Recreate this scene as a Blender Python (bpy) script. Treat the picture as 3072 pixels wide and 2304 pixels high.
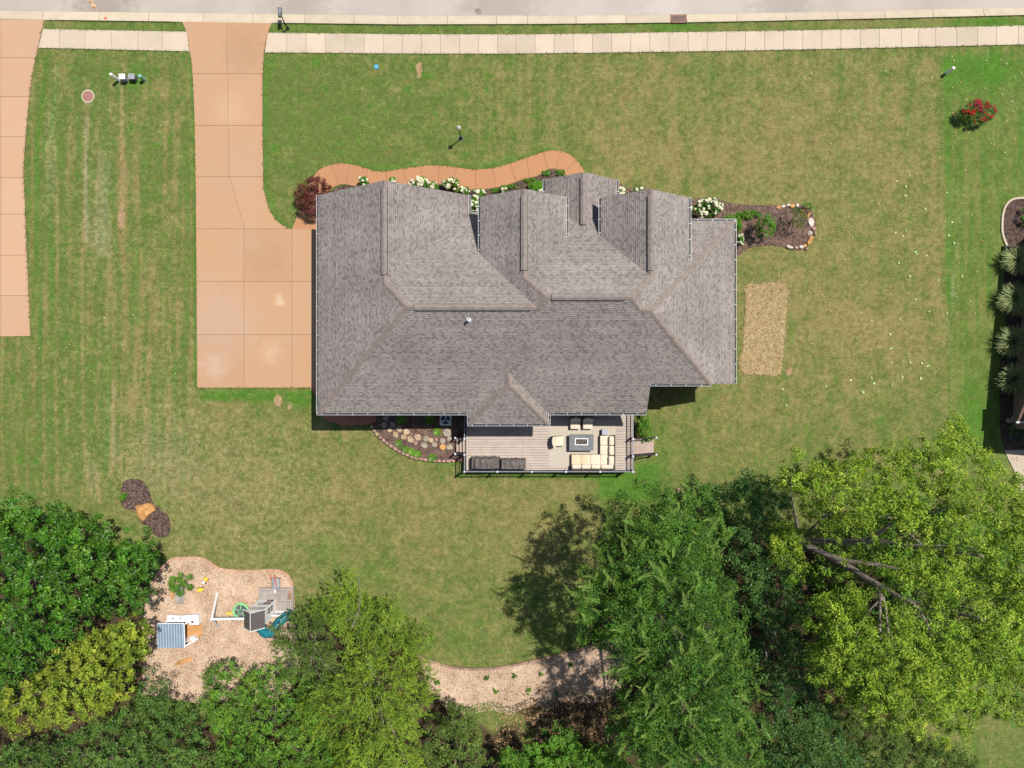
import bpy, bmesh, math, random
import numpy as np
from mathutils import Vector, Matrix, noise
from mathutils.geometry import delaunay_2d_cdt, tessellate_polygon

for o in list(bpy.data.objects): bpy.data.objects.remove(o, do_unlink=True)
SC = bpy.context.scene
COL = SC.collection
R = math.radians
HC = 56.0            # flying height of the camera, metres
PPM = 38.0           # photograph pixels per metre on the ground

# ------------------------------------------------------------------ camera
cam_d = bpy.data.cameras.new('camera'); cam = bpy.data.objects.new('camera', cam_d); COL.objects.link(cam)
cam.location = (0, 0, HC); cam.rotation_euler = (0, 0, 0)
cam_d.sensor_width = 36.0; cam_d.lens = 36.0 * HC / (3072 / PPM); cam_d.clip_start = 0.5; cam_d.clip_end = 3000
SC.camera = cam

# ------------------------------------------------------------------ sky, sun, exposure
SUN_DIR = Vector((0.357, 0.295, 1.0)).normalized()     # towards the sun
elev = math.asin(SUN_DIR.z); azim = math.atan2(SUN_DIR.x, SUN_DIR.y)
W = bpy.data.worlds.new('World'); SC.world = W; W.use_nodes = True
wn = W.node_tree
bg = wn.nodes['Background']
sky = wn.nodes.new('ShaderNodeTexSky'); sky.sky_type = 'NISHITA'; sky.sun_disc = False
sky.sun_elevation = elev; sky.sun_rotation = azim
wn.links.new(sky.outputs['Color'], bg.inputs['Color']); bg.inputs['Strength'].default_value = 0.085
sun_d = bpy.data.lights.new('sun', 'SUN'); sun_d.energy = 4.9; sun_d.angle = R(0.53); sun_d.color = (1.0, 0.95, 0.88)
sun = bpy.data.objects.new('sun', sun_d); COL.objects.link(sun); sun.location = (20, 20, 60)
sun.rotation_euler = (-SUN_DIR).to_track_quat('-Z', 'Y').to_euler()
VS = SC.view_settings
VS.view_transform = 'Standard'; VS.look = 'None'; VS.gamma = 1.0; VS.exposure = 0.12; VS.use_curve_mapping = False
SC.cycles.max_bounces = 6; SC.cycles.diffuse_bounces = 3; SC.cycles.transmission_bounces = 4; SC.cycles.transparent_max_bounces = 4

# ------------------------------------------------------------------ helpers
def P(px, py, z=0.0):
    k = (HC - z) / HC / PPM
    return ((px - 1536.0) * k, (1152.0 - py) * k, z)
def P2(px, py, z=0.0): return P(px, py, z)[:2]
def PL(lst, z=0.0): return [P2(a, b, z) for a, b in lst]

ORG = {}
def tag(o, label=None, cat=None, group=None, kind=None):
    if label: o['label'] = label
    if cat: o['category'] = cat
    if group: o['group'] = group
    if kind: o['kind'] = kind
    return o
def thing(name, label, cat, loc=(0, 0, 0), rotz=0.0, group=None, kind=None):
    o = bpy.data.objects.new(name, None); COL.objects.link(o)
    o.location = loc; o.rotation_euler = (0, 0, rotz); o.empty_display_size = 0.2
    ORG[o.name] = Vector(loc)
    return tag(o, label, cat, group, kind)
def link(name, me, parent=None, loc=None):
    o = bpy.data.objects.new(name, me); COL.objects.link(o)
    if loc is not None: o.location = loc
    if parent is not None: o.parent = parent
    return o
def copy_tree(o, parent=None):
    c = o.copy(); COL.objects.link(c); c.parent = parent
    for ch in [x for x in bpy.data.objects if x.parent == o]: copy_tree(ch, c)
    return c

class MB:
    def __init__(s): s.v = []; s.f = []
    def add(s, vs, fs):
        n = len(s.v); s.v += [tuple(v) for v in vs]; s.f += [tuple(i + n for i in f) for f in fs]
    def box(s, x0, x1, y0, y1, z0, z1, rot=0.0, piv=None):
        vs = [(x, y, z) for z in (z0, z1) for x, y in ((x0, y0), (x1, y0), (x1, y1), (x0, y1))]
        if rot:
            cx, cy = piv or ((x0 + x1) / 2, (y0 + y1) / 2); c, n = math.cos(rot), math.sin(rot)
            vs = [(cx + (x - cx) * c - (y - cy) * n, cy + (x - cx) * n + (y - cy) * c, z) for x, y, z in vs]
        s.add(vs, [(3, 2, 1, 0), (4, 5, 6, 7), (0, 1, 5, 4), (1, 2, 6, 5), (2, 3, 7, 6), (3, 0, 4, 7)])
    def cbox(s, cx, cy, cz, sx, sy, sz, rot=0.0): s.box(cx - sx / 2, cx + sx / 2, cy - sy / 2, cy + sy / 2, cz - sz / 2, cz + sz / 2, rot)
    def rbox(s, x0, x1, y0, y1, z0, z1, b=0.03, seg=2, rot=0.0, puff=0.0):
        bm = bmesh.new(); bmesh.ops.create_cube(bm, size=1)
        for v in bm.verts: v.co = Vector(((x1 - x0) * v.co.x, (y1 - y0) * v.co.y, (z1 - z0) * v.co.z))
        bmesh.ops.bevel(bm, geom=list(bm.edges), offset=b, segments=seg, affect='EDGES', profile=0.5)
        if puff:
            top = [f for f in bm.faces if f.normal.z > 0.9 and f.calc_area() > 0.3 * (x1 - x0) * (y1 - y0)]
            for f in top:
                r = bmesh.ops.poke(bm, faces=[f])
                for v in r['verts']: v.co.z += puff
        M = Matrix.Translation(((x0 + x1) / 2, (y0 + y1) / 2, (z0 + z1) / 2)) @ Matrix.Rotation(rot, 4, 'Z')
        bm.verts.index_update(); s.add([M @ v.co for v in bm.verts], [[v.index for v in f.verts] for f in bm.faces]); bm.free()
    def beam(s, a, b, w, h=None):
        a = Vector(a); b = Vector(b); h = h or w; d = (b - a).normalized()
        up = Vector((0, 0, 1)) if abs(d.z) < 0.95 else Vector((0, 1, 0))
        x = d.cross(up).normalized() * (w / 2); y = x.normalized().cross(d) * (h / 2)
        vs = [p + sx * x + sy * y for p in (a, b) for sx, sy in ((-1, -1), (1, -1), (1, 1), (-1, 1))]
        s.add(vs, [(3, 2, 1, 0), (4, 5, 6, 7), (0, 1, 5, 4), (1, 2, 6, 5), (2, 3, 7, 6), (3, 0, 4, 7)])
    def tube(s, pts, rad, n=8, cap=True):
        pts = [Vector(p) for p in pts]
        if not hasattr(rad, '__len__'): rad = [rad] * len(pts)
        vs = []; fs = []
        for i, p in enumerate(pts):
            d = (pts[min(i + 1, len(pts) - 1)] - pts[max(i - 1, 0)]).normalized()
            up = Vector((0, 0, 1)) if abs(d.z) < 0.9 else Vector((1, 0, 0))
            a = d.cross(up).normalized(); b = a.cross(d).normalized()
            for j in range(n):
                t = 2 * math.pi * j / n; vs.append(p + (a * math.cos(t) + b * math.sin(t)) * rad[i])
        for i in range(len(pts) - 1):
            for j in range(n):
                fs.append((i * n + j, i * n + (j + 1) % n, (i + 1) * n + (j + 1) % n, (i + 1) * n + j))
        if cap: fs.append(tuple(range(n - 1, -1, -1))); fs.append(tuple((len(pts) - 1) * n + j for j in range(n)))
        s.add(vs, fs)
    def cyl(s, x, y, z0, z1, r, n=12, r2=None): s.tube([(x, y, z0), (x, y, z1)], [r, r if r2 is None else r2], n)
    def lathe(s, x, y, prof, n=12):
        vs = []; fs = []
        for r, z in prof:
            for j in range(n): t = 2 * math.pi * j / n; vs.append((x + r * math.cos(t), y + r * math.sin(t), z))
        for i in range(len(prof) - 1):
            for j in range(n): fs.append((i * n + j, i * n + (j + 1) % n, (i + 1) * n + (j + 1) % n, (i + 1) * n + j))
        s.add(vs, fs)
    def prism(s, poly, z0, z1):
        n = len(poly)
        if sum(poly[i][0] * poly[(i + 1) % n][1] - poly[(i + 1) % n][0] * poly[i][1] for i in range(n)) < 0: poly = poly[::-1]
        s.add([(x, y, z0) for x, y in poly] + [(x, y, z1) for x, y in poly],
              [tuple(range(n, 2 * n)), tuple(range(n - 1, -1, -1))] + [(i, (i + 1) % n, n + (i + 1) % n, n + i) for i in range(n)])
    def stone(s, x, y, z, rx, ry, h, rng, n=8, rot=0.0):
        vs = []; ph = [rng.uniform(0.82, 1.12) for _ in range(n)]
        for k, (sc, zz) in enumerate(((1.0, z - 0.06), (1.0, z + h * 0.6), (0.86, z + h))):
            for j in range(n):
                t = 2 * math.pi * j / n; px = rx * ph[j] * sc * math.cos(t); py = ry * ph[j] * sc * math.sin(t)
                vs.append((x + px * math.cos(rot) - py * math.sin(rot), y + px * math.sin(rot) + py * math.cos(rot), zz + (rng.uniform(-.15, .15) * h if k == 2 else 0)))
        fs = [(k * n + j, k * n + (j + 1) % n, (k + 1) * n + (j + 1) % n, (k + 1) * n + j) for k in range(2) for j in range(n)]
        fs.append(tuple(2 * n + j for j in range(n)))
        s.add(vs, fs)
    def build(s, name, mat, parent=None, smooth=False, local=False, org=None):
        me = bpy.data.meshes.new(name)
        v = np.array(s.v, dtype=float)
        if parent is not None:
            o3 = Vector((0, 0, 0)) if local else ORG.get(parent.name, Vector((0, 0, 0)))
        elif local: o3 = Vector((0, 0, 0))
        else:
            lo = v.min(0); hi = v.max(0); o3 = Vector(org) if org else Vector(((lo[0] + hi[0]) / 2, (lo[1] + hi[1]) / 2, lo[2]))
        me.from_pydata([tuple(x) for x in (v - np.array(o3))], [], s.f)
        if mat: me.materials.append(mat)
        if smooth: me.polygons.foreach_set('use_smooth', [True] * len(me.polygons))
        me.update()
        o = link(name, me, parent, None if parent is not None else o3)
        ORG[o.name] = ORG.get(parent.name, Vector((0, 0, 0))) if parent is not None and not local else o3
        return o

def catmull(pts, seg=6, closed=False):
    out = []; n = len(pts)
    rng_ = range(n) if closed else range(n - 1)
    for i in rng_:
        p0 = pts[(i - 1) % n] if closed or i > 0 else pts[0]; p1 = pts[i]; p2 = pts[(i + 1) % n]
        p3 = pts[(i + 2) % n] if closed or i + 2 < n else pts[-1]
        for k in range(seg):
            t = k / seg
            out.append(tuple(0.5 * (2 * p1[j] + (p2[j] - p0[j]) * t + (2 * p0[j] - 5 * p1[j] + 4 * p2[j] - p3[j]) * t * t + (3 * p1[j] - p0[j] - 3 * p2[j] + p3[j]) * t ** 3) for j in range(len(p1))))
    if not closed: out.append(tuple(pts[-1]))
    return out
def clip_hp(poly, a, b, c):           # keep a*x+b*y<=c
    out = []
    for i in range(len(poly)):
        p = poly[i]; q = poly[(i + 1) % len(poly)]
        dp = a * p[0] + b * p[1] - c; dq = a * q[0] + b * q[1] - c
        if dp <= 0: out.append(p)
        if dp * dq < 0:
            t = dp / (dp - dq); out.append((p[0] + (q[0] - p[0]) * t, p[1] + (q[1] - p[1]) * t))
    return out
def area(poly): return abs(sum(poly[i][0] * poly[(i + 1) % len(poly)][1] - poly[(i + 1) % len(poly)][0] * poly[i][1] for i in range(len(poly)))) / 2
def inpoly(px, py, poly):
    px = np.asarray(px); py = np.asarray(py); r = np.zeros(px.shape, bool); n = len(poly); j = n - 1
    for i in range(n):
        xi, yi = poly[i]; xj, yj = poly[j]
        c = ((yi > py) != (yj > py)) & (px < (xj - xi) * (py - yi) / ((yj - yi) or 1e-9) + xi)
        r ^= c; j = i
    return r
def edge_dist(px, py, poly, closed=True):
    px = np.asarray(px, float); py = np.asarray(py, float); d = np.full(px.shape, 1e9); n = len(poly)
    for i in range(n if closed else n - 1):
        ax, ay = poly[i]; bx, by = poly[(i + 1) % n]; L = (bx - ax) ** 2 + (by - ay) ** 2 + 1e-9
        t = np.clip(((px - ax) * (bx - ax) + (py - ay) * (by - ay)) / L, 0, 1)
        d = np.minimum(d, np.hypot(px - ax - t * (bx - ax), py - ay - t * (by - ay)))
    return d
def rand_in(poly, n, rng):
    xs = [p[0] for p in poly]; ys = [p[1] for p in poly]; ox = []; oy = []; c = 0
    while c < n:
        x = rng.uniform(min(xs), max(xs), n * 3); y = rng.uniform(min(ys), max(ys), n * 3); m = inpoly(x, y, poly)
        ox.append(x[m]); oy.append(y[m]); c += m.sum()
    return np.concatenate(ox)[:n], np.concatenate(oy)[:n]
def sheet(name, poly, zf, spacing, mat, parent=None, kind=None):
    xs = [p[0] for p in poly]; ys = [p[1] for p in poly]
    gx, gy = np.meshgrid(np.arange(min(xs), max(xs), spacing), np.arange(min(ys), max(ys), spacing))
    gx = gx.ravel() + np.random.RandomState(3).uniform(-.2, .2, gx.size) * spacing; gy = gy.ravel() + np.random.RandomState(4).uniform(-.2, .2, gy.size) * spacing
    m = inpoly(gx, gy, poly) & (edge_dist(gx, gy, poly) > spacing * 0.4)
    pts = [Vector(p) for p in poly] + [Vector((a, b)) for a, b in zip(gx[m], gy[m])]
    n = len(poly)
    r = delaunay_2d_cdt(pts, [(i, (i + 1) % n) for i in range(n)], [list(range(n))], 1, 1e-5)
    mb = MB(); mb.add([(v.x, v.y, zf(v.x, v.y)) for v in r[0]], [tuple(f) for f in r[2]])
    # skirt so that the sheet's edge has depth
    mb2 = [(x, y, zf(x, y)) for x, y in poly] + [(x, y, -0.05) for x, y in poly]
    mb.add(mb2, [(i, (i + 1) % n, n + (i + 1) % n, n + i) for i in range(n)])
    o = mb.build(name, mat, parent, smooth=False)
    if kind: o['kind'] = kind
    return o
def np_mesh(name, V, nper, mat, tint=None, smooth=False):
    """V: (N, nper, 3) separate polygons with nper corners"""
    N = V.shape[0]; me = bpy.data.meshes.new(name)
    me.vertices.add(N * nper); me.vertices.foreach_set('co', np.ascontiguousarray(V, dtype=np.float32).ravel())
    me.loops.add(N * nper); me.loops.foreach_set('vertex_index', np.arange(N * nper, dtype=np.int32))
    me.polygons.add(N); me.polygons.foreach_set('loop_start', np.arange(N, dtype=np.int32) * nper)
    if tint is not None:
        at = me.attributes.new('tint', 'FLOAT', 'POINT'); at.data.foreach_set('value', np.repeat(np.asarray(tint, np.float32), nper))
    me.update(calc_edges=True)
    if mat: me.materials.append(mat)
    return me

# ------------------------------------------------------------------ materials
def mat_new(name):
    m = bpy.data.materials.new(name); m.use_nodes = True
    return m, m.node_tree, m.node_tree.nodes['Principled BSDF']
def N(nt, t, **kw):
    n = nt.nodes.new(t)
    for k, v in kw.items(): setattr(n, k, v)
    return n
def noise_n(nt, scale, detail=4, rough=0.55, vec=None, dist=0.0):
    n = N(nt, 'ShaderNodeTexNoise'); n.inputs['Scale'].default_value = scale; n.inputs['Detail'].default_value = detail
    n.inputs['Roughness'].default_value = rough; n.inputs['Distortion'].default_value = dist
    if vec is not None: nt.links.new(vec, n.inputs['Vector'])
    return n.outputs['Fac']
def mathn(nt, op, a, b=None, clamp=False):
    n = N(nt, 'ShaderNodeMath', operation=op); n.use_clamp = clamp
    for i, x in enumerate((a, b)):
        if x is None: continue
        if isinstance(x, (int, float)): n.inputs[i].default_value = x
        else: nt.links.new(x, n.inputs[i])
    return n.outputs[0]
def maprange(nt, x, a, b, c=0.0, d=1.0, smooth=False):
    n = N(nt, 'ShaderNodeMapRange'); n.interpolation_type = 'SMOOTHSTEP' if smooth else 'LINEAR'
    nt.links.new(x, n.inputs['Value'])
    for k, v in zip(('From Min', 'From Max', 'To Min', 'To Max'), (a, b, c, d)): n.inputs[k].default_value = v
    return n.outputs['Result']
def mixc(nt, f, a, b, mode='MIX'):
    n = N(nt, 'ShaderNodeMix', data_type='RGBA', blend_type=mode)
    for i, x in ((0, f), (6, a), (7, b)):
        if isinstance(x, (int, float)): n.inputs[i].default_value = x
        elif isinstance(x, tuple): n.inputs[i].default_value = (*x, 1) if len(x) == 3 else x
        else: nt.links.new(x, n.inputs[i])
    return n.outputs[2]
def bump(nt, bs, h, strength=0.4, dist=0.02):
    b = N(nt, 'ShaderNodeBump'); b.inputs['Strength'].default_value = strength; b.inputs['Distance'].default_value = dist
    nt.links.new(h, b.inputs['Height']); nt.links.new(b.outputs[0], bs.inputs['Normal'])
def coords(nt, kind='Object'): return N(nt, 'ShaderNodeTexCoord').outputs[kind]
def world_pos(nt): return N(nt, 'ShaderNodeNewGeometry').outputs['Position']
def attr(nt, name): n = N(nt, 'ShaderNodeAttribute', attribute_name=name); return n.outputs['Fac']

def plain(name, col, rough=0.6, var=0.12, scale=3.0, fine=40.0, metal=0.0, dark=None, spec=0.3, rnd=0.0, bmp=0.0):
    m, nt, bs = mat_new(name); pos = world_pos(nt)
    f = noise_n(nt, scale, 5, 0.6, pos); g = noise_n(nt, fine, 3, 0.6, pos)
    c0 = dark or tuple(c * (1 - 2.2 * var) for c in col)
    c = mixc(nt, maprange(nt, f, 0.32, 0.66), c0, tuple(min(1, x * (1 + var * 0.6)) for x in col))
    v = maprange(nt, g, 0.2, 0.8, 1 - var, 1 + var)
    if rnd:
        oi = N(nt, 'ShaderNodeObjectInfo'); v = mathn(nt, 'MULTIPLY', v, maprange(nt, oi.outputs['Random'], 0, 1, 1 - rnd, 1 + rnd))
    h = N(nt, 'ShaderNodeHueSaturation'); nt.links.new(c, h.inputs['Color']); nt.links.new(v, h.inputs['Value'])
    nt.links.new(h.outputs[0], bs.inputs['Base Color'])
    bs.inputs['Roughness'].default_value = rough; bs.inputs['Metallic'].default_value = metal
    bs.inputs['Specular IOR Level'].default_value = spec
    if bmp: bump(nt, bs, g, bmp, 0.01)
    return m

def leaf_mat(name, dark, light, trans=0.3, rough=0.45, spec=0.35, third=None):
    trans *= 0.6; spec *= 0.5; rough = max(rough, 0.42)
    m, nt, bs = mat_new(name)
    t = attr(nt, 'tint')
    c = mixc(nt, maprange(nt, t, 0, 1), dark, light)
    if third: c = mixc(nt, maprange(nt, t, 0.86, 1.0), c, third)
    f = noise_n(nt, 0.55, 3, 0.5, world_pos(nt))
    h = N(nt, 'ShaderNodeHueSaturation'); nt.links.new(c, h.inputs['Color']); nt.links.new(maprange(nt, f, 0.3, 0.7, 0.72, 1.25), h.inputs['Value'])
    nt.links.new(maprange(nt, noise_n(nt, 0.9, 3, 0.6, world_pos(nt)), 0.25, 0.75, 0.478, 0.522), h.inputs['Hue'])
    nt.links.new(h.outputs[0], bs.inputs['Base Color'])
    bs.inputs['Roughness'].default_value = rough; bs.inputs['Specular IOR Level'].default_value = spec
    tr = N(nt, 'ShaderNodeBsdfTranslucent'); nt.links.new(mixc(nt, 0.6, h.outputs[0], (0.9, 1.0, 0.25), 'MULTIPLY'), tr.inputs['Color'])
    mx = N(nt, 'ShaderNodeMixShader'); mx.inputs[0].default_value = trans
    nt.links.new(bs.outputs[0], mx.inputs[1]); nt.links.new(tr.outputs[0], mx.inputs[2])
    nt.links.new(mx.outputs[0], nt.nodes['Material Output'].inputs['Surface'])
    return m

def concrete(name, col, stain, rnd=0.05, sc=0.5, st=0.5, spots=()):
    m, nt, bs = mat_new(name); pos = world_pos(nt)
    a = noise_n(nt, sc, 5, 0.6, pos); b = noise_n(nt, 9, 4, 0.65, pos); g = noise_n(nt, 70, 2, 0.7, pos)
    c = mixc(nt, maprange(nt, a, 0.42, 0.72, 0, st), col, stain)
    c = mixc(nt, maprange(nt, b, 0.55, 0.8, 0, 0.35), c, tuple(x * 0.72 for x in col))
    for sx, sy, sr, scol, amt in spots:                     # old spills and scuffs
        vd = N(nt, 'ShaderNodeVectorMath', operation='DISTANCE'); nt.links.new(pos, vd.inputs[0]); vd.inputs[1].default_value = P(sx, sy, 0.05)
        dd = mathn(nt, 'ADD', mathn(nt, 'DIVIDE', vd.outputs['Value'], sr), mathn(nt, 'MULTIPLY', mathn(nt, 'SUBTRACT', noise_n(nt, 1.6, 5, 0.65, pos), 0.5), 2.2))
        c = mixc(nt, maprange(nt, dd, 0.3, 1.1, amt, 0.0), c, scol)
    oi = N(nt, 'ShaderNodeObjectInfo')
    v = mathn(nt, 'MULTIPLY', maprange(nt, g, 0.2, 0.8, 0.9, 1.1), maprange(nt, oi.outputs['Random'], 0, 1, 1 - rnd, 1 + rnd))
    h = N(nt, 'ShaderNodeHueSaturation'); nt.links.new(c, h.inputs['Color']); nt.links.new(v, h.inputs['Value'])
    nt.links.new(h.outputs[0], bs.inputs['Base Color']); bs.inputs['Roughness'].default_value = 0.85; bs.inputs['Specular IOR Level'].default_value = 0.2
    bump(nt, bs, g, 0.25, 0.006)
    return m

M = {}
M['asphalt'] = concrete('asphalt', (0.46, 0.405, 0.355), (0.365, 0.32, 0.28), sc=0.22, st=0.8, spots=((300, 20, 3.0, (.27, .235, .20), .7), (900, 12, 2.5, (.30, .26, .225), .6), (1500, 20, 3.5, (.31, .27, .235), .6), (2350, 8, 3.0, (.30, .265, .235), .6), (2000, 25, 2.0, (.52, .47, .42), .7)))
M['kerb'] = concrete('kerb_concrete', (0.52, 0.445, 0.33), (0.38, 0.315, 0.23), 0.07, 0.9)
M['walk'] = concrete('sidewalk_concrete', (0.52, 0.43, 0.325), (0.44, 0.365, 0.275), 0.08, 0.6, 0.7)
M['salmon'] = concrete('stained_concrete', (0.44, 0.262, 0.148), (0.425, 0.275, 0.18), 0.03, 0.2, 0.9, ((838, 903, .55, (.62, .48, .36), .45), (815, 1058, 1.1, (.56, .41, .29), .35), (645, 1096, 1.3, (.54, .42, .34), .35), (660, 960, 3.6, (.44, .31, .235), .5), (735, 150, 2.2, (.36, .22, .13), .5), (690, 330, 1.6, (.50, .33, .21), .5), (800, 780, 2.0, (.37, .225, .125), .45)))
M['salmon_pale'] = concrete('pale_stained_concrete', (0.48, 0.295, 0.185), (0.46, 0.31, 0.215), 0.05, 0.25, 0.7)
M['salmon_path'] = concrete('path_stained_concrete', (0.42, 0.21, 0.105), (0.375, 0.2, 0.11), 0.04, 0.4)
M['salmon_shade'] = concrete('shade_reddened_concrete', (0.42, 0.17, 0.11), (0.38, 0.16, 0.11), 0.03, 0.4)  # salmon concrete with the red-brown of the eave's shade put into its colour
M['joint'] = plain('joint_dirt', (0.27, 0.175, 0.11), 0.95)
M['mulch'] = plain('dark_mulch', (0.105, 0.068, 0.055), 0.95, 0.35, 3.5, 22, bmp=0.8)
M['mulch_warm'] = plain('brown_mulch', (0.20, 0.125, 0.095), 0.95, 0.3, 2.5, 20, bmp=0.8)
M['chips'] = plain('wood_chip_ground', (0.52, 0.385, 0.275), 0.95, 0.2, 0.6, 18, bmp=0.8, dark=(0.29, 0.185, 0.115))
M['white'] = plain('white_paint', (0.86, 0.86, 0.85), 0.4, 0.03, 2, 20)
M['gutter'] = plain('white_gutter_metal', (0.62, 0.62, 0.62), 0.35, 0.04, 2, 20)
M['gutter_in'] = plain('gutter_trough_shade_grime', (0.045, 0.045, 0.05), 0.7, 0.15, 2, 20)  # grime, plus the shade inside the trough put into the colour
M['black'] = plain('black_metal', (0.03, 0.03, 0.033), 0.4, 0.1)
M['brick'] = plain('tan_brick', (0.30, 0.20, 0.15), 0.85, 0.15, 4, 18, bmp=0.3)
M['glass_dark'] = plain('dark_glass', (0.02, 0.025, 0.03), 0.08, 0.05, spec=0.6)
M['bark'] = plain('grey_brown_bark', (0.20, 0.155, 0.12), 0.9, 0.25, 3, 12, bmp=0.7)
M['bark_pale'] = plain('pale_grey_bark', (0.27, 0.225, 0.19), 0.9, 0.3, 6, 14, bmp=0.7)
# ------------------------------------------------------------------ lawn
def mathn_off(nt, pos):
    v = N(nt, 'ShaderNodeVectorMath', operation='ADD'); nt.links.new(pos, v.inputs[0]); v.inputs[1].default_value = (31, 17, 5); return v.outputs[0]
def lawn_material():
    m, nt, bs = mat_new('lawn_grass'); pos = world_pos(nt)
    dry, lush, soil, pale, litter = (attr(nt, k) for k in ('dry', 'lush', 'soil', 'pale', 'litter'))
    big = noise_n(nt, 0.16, 4, 0.6, pos); mid = noise_n(nt, 0.75, 6, 0.68, pos, 0.4); sm = noise_n(nt, 2.6, 6, 0.78, pos); fi = noise_n(nt, 11.0, 3, 0.75, pos); vf = noise_n(nt, 17.0, 3, 0.8, pos)
    d = mathn(nt, 'ADD', dry, mathn(nt, 'MULTIPLY', mathn(nt, 'SUBTRACT', mid, 0.5), 1.7))
    d = mathn(nt, 'ADD', d, mathn(nt, 'MULTIPLY', mathn(nt, 'SUBTRACT', sm, 0.5), 1.5))
    d = mathn(nt, 'ADD', d, mathn(nt, 'MULTIPLY', mathn(nt, 'SUBTRACT', fi, 0.5), 0.9))
    d = mathn(nt, 'ADD', d, mathn(nt, 'MULTIPLY', mathn(nt, 'SUBTRACT', big, 0.5), 1.1))
    green = mixc(nt, maprange(nt, fi, 0.32, 0.68), (0.060, 0.098, 0.018), (0.152, 0.192, 0.050))
    straw = mixc(nt, maprange(nt, fi, 0.3, 0.7), (0.140, 0.123, 0.042), (0.270, 0.230, 0.090))
    c = mixc(nt, maprange(nt, d, 0.15, 0.95), green, straw)
    lc = mixc(nt, maprange(nt, fi, 0.3, 0.7), (0.036, 0.105, 0.012), (0.105, 0.215, 0.030))
    lf = mathn(nt, 'ADD', lush, mathn(nt, 'MULTIPLY', mathn(nt, 'SUBTRACT', sm, 0.5), 0.9))
    lf = mathn(nt, 'MULTIPLY', maprange(nt, lf, 0.25, 0.85), maprange(nt, lush, 0.02, 0.2))
    wd = mathn(nt, 'MULTIPLY', maprange(nt, noise_n(nt, 1.25, 5, 0.65, pos, 0.6), 0.555, 0.635), 0.8)
    lf = mathn(nt, 'MAXIMUM', lf, mathn(nt, 'MULTIPLY', wd, maprange(nt, dry, 0.2, 0.75, 1.0, 0.25)))
    c = mixc(nt, lf, c, lc)
    br = mathn(nt, 'MULTIPLY', maprange(nt, noise_n(nt, 0.95, 6, 0.72, mathn_off(nt, pos), 0.5), 0.56, 0.66), maprange(nt, dry, 0.15, 0.7, 0.25, 0.6))
    c = mixc(nt, br, c, mixc(nt, maprange(nt, fi, 0.3, 0.7), (0.115, 0.085, 0.032), (0.255, 0.19, 0.085)))
    pf = mathn(nt, 'MULTIPLY', maprange(nt, mathn(nt, 'ADD', pale, mathn(nt, 'MULTIPLY', mathn(nt, 'SUBTRACT', sm, 0.5), 1.2)), 0.2, 0.9), 0.75)
    c = mixc(nt, pf, c, mixc(nt, maprange(nt, vf, 0.3, 0.7), (0.22, 0.215, 0.12), (0.36, 0.33, 0.19)))
    sf = maprange(nt, mathn(nt, 'ADD', soil, mathn(nt, 'MULTIPLY', mathn(nt, 'SUBTRACT', sm, 0.5), 1.0)), 0.4, 0.75)
    sf = mathn(nt, 'MULTIPLY', sf, maprange(nt, soil, 0.05, 0.25))
    c = mixc(nt, sf, c, mixc(nt, maprange(nt, fi, 0.3, 0.7), (0.27, 0.165, 0.085), (0.42, 0.285, 0.165)))
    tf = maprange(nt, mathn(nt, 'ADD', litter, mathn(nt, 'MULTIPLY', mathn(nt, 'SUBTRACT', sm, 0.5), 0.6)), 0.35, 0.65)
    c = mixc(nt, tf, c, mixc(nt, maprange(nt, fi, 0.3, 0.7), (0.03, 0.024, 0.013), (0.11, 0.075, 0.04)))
    v = mathn(nt, 'MULTIPLY', maprange(nt, vf, 0.3, 0.7, 0.55, 1.45), mathn(nt, 'MULTIPLY', maprange(nt, mid, 0.3, 0.7, 0.88, 1.12), maprange(nt, sm, 0.28, 0.72, 0.66, 1.34)))
    h = N(nt, 'ShaderNodeHueSaturation'); nt.links.new(c, h.inputs['Color']); nt.links.new(v, h.inputs['Value'])
    nt.links.new(h.outputs[0], bs.inputs['Base Color']); bs.inputs['Roughness'].default_value = 0.95; bs.inputs['Specular IOR Level'].default_value = 0.1
    bump(nt, bs, fi, 0.6, 0.05)
    return m
M['lawn'] = lawn_material()

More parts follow.
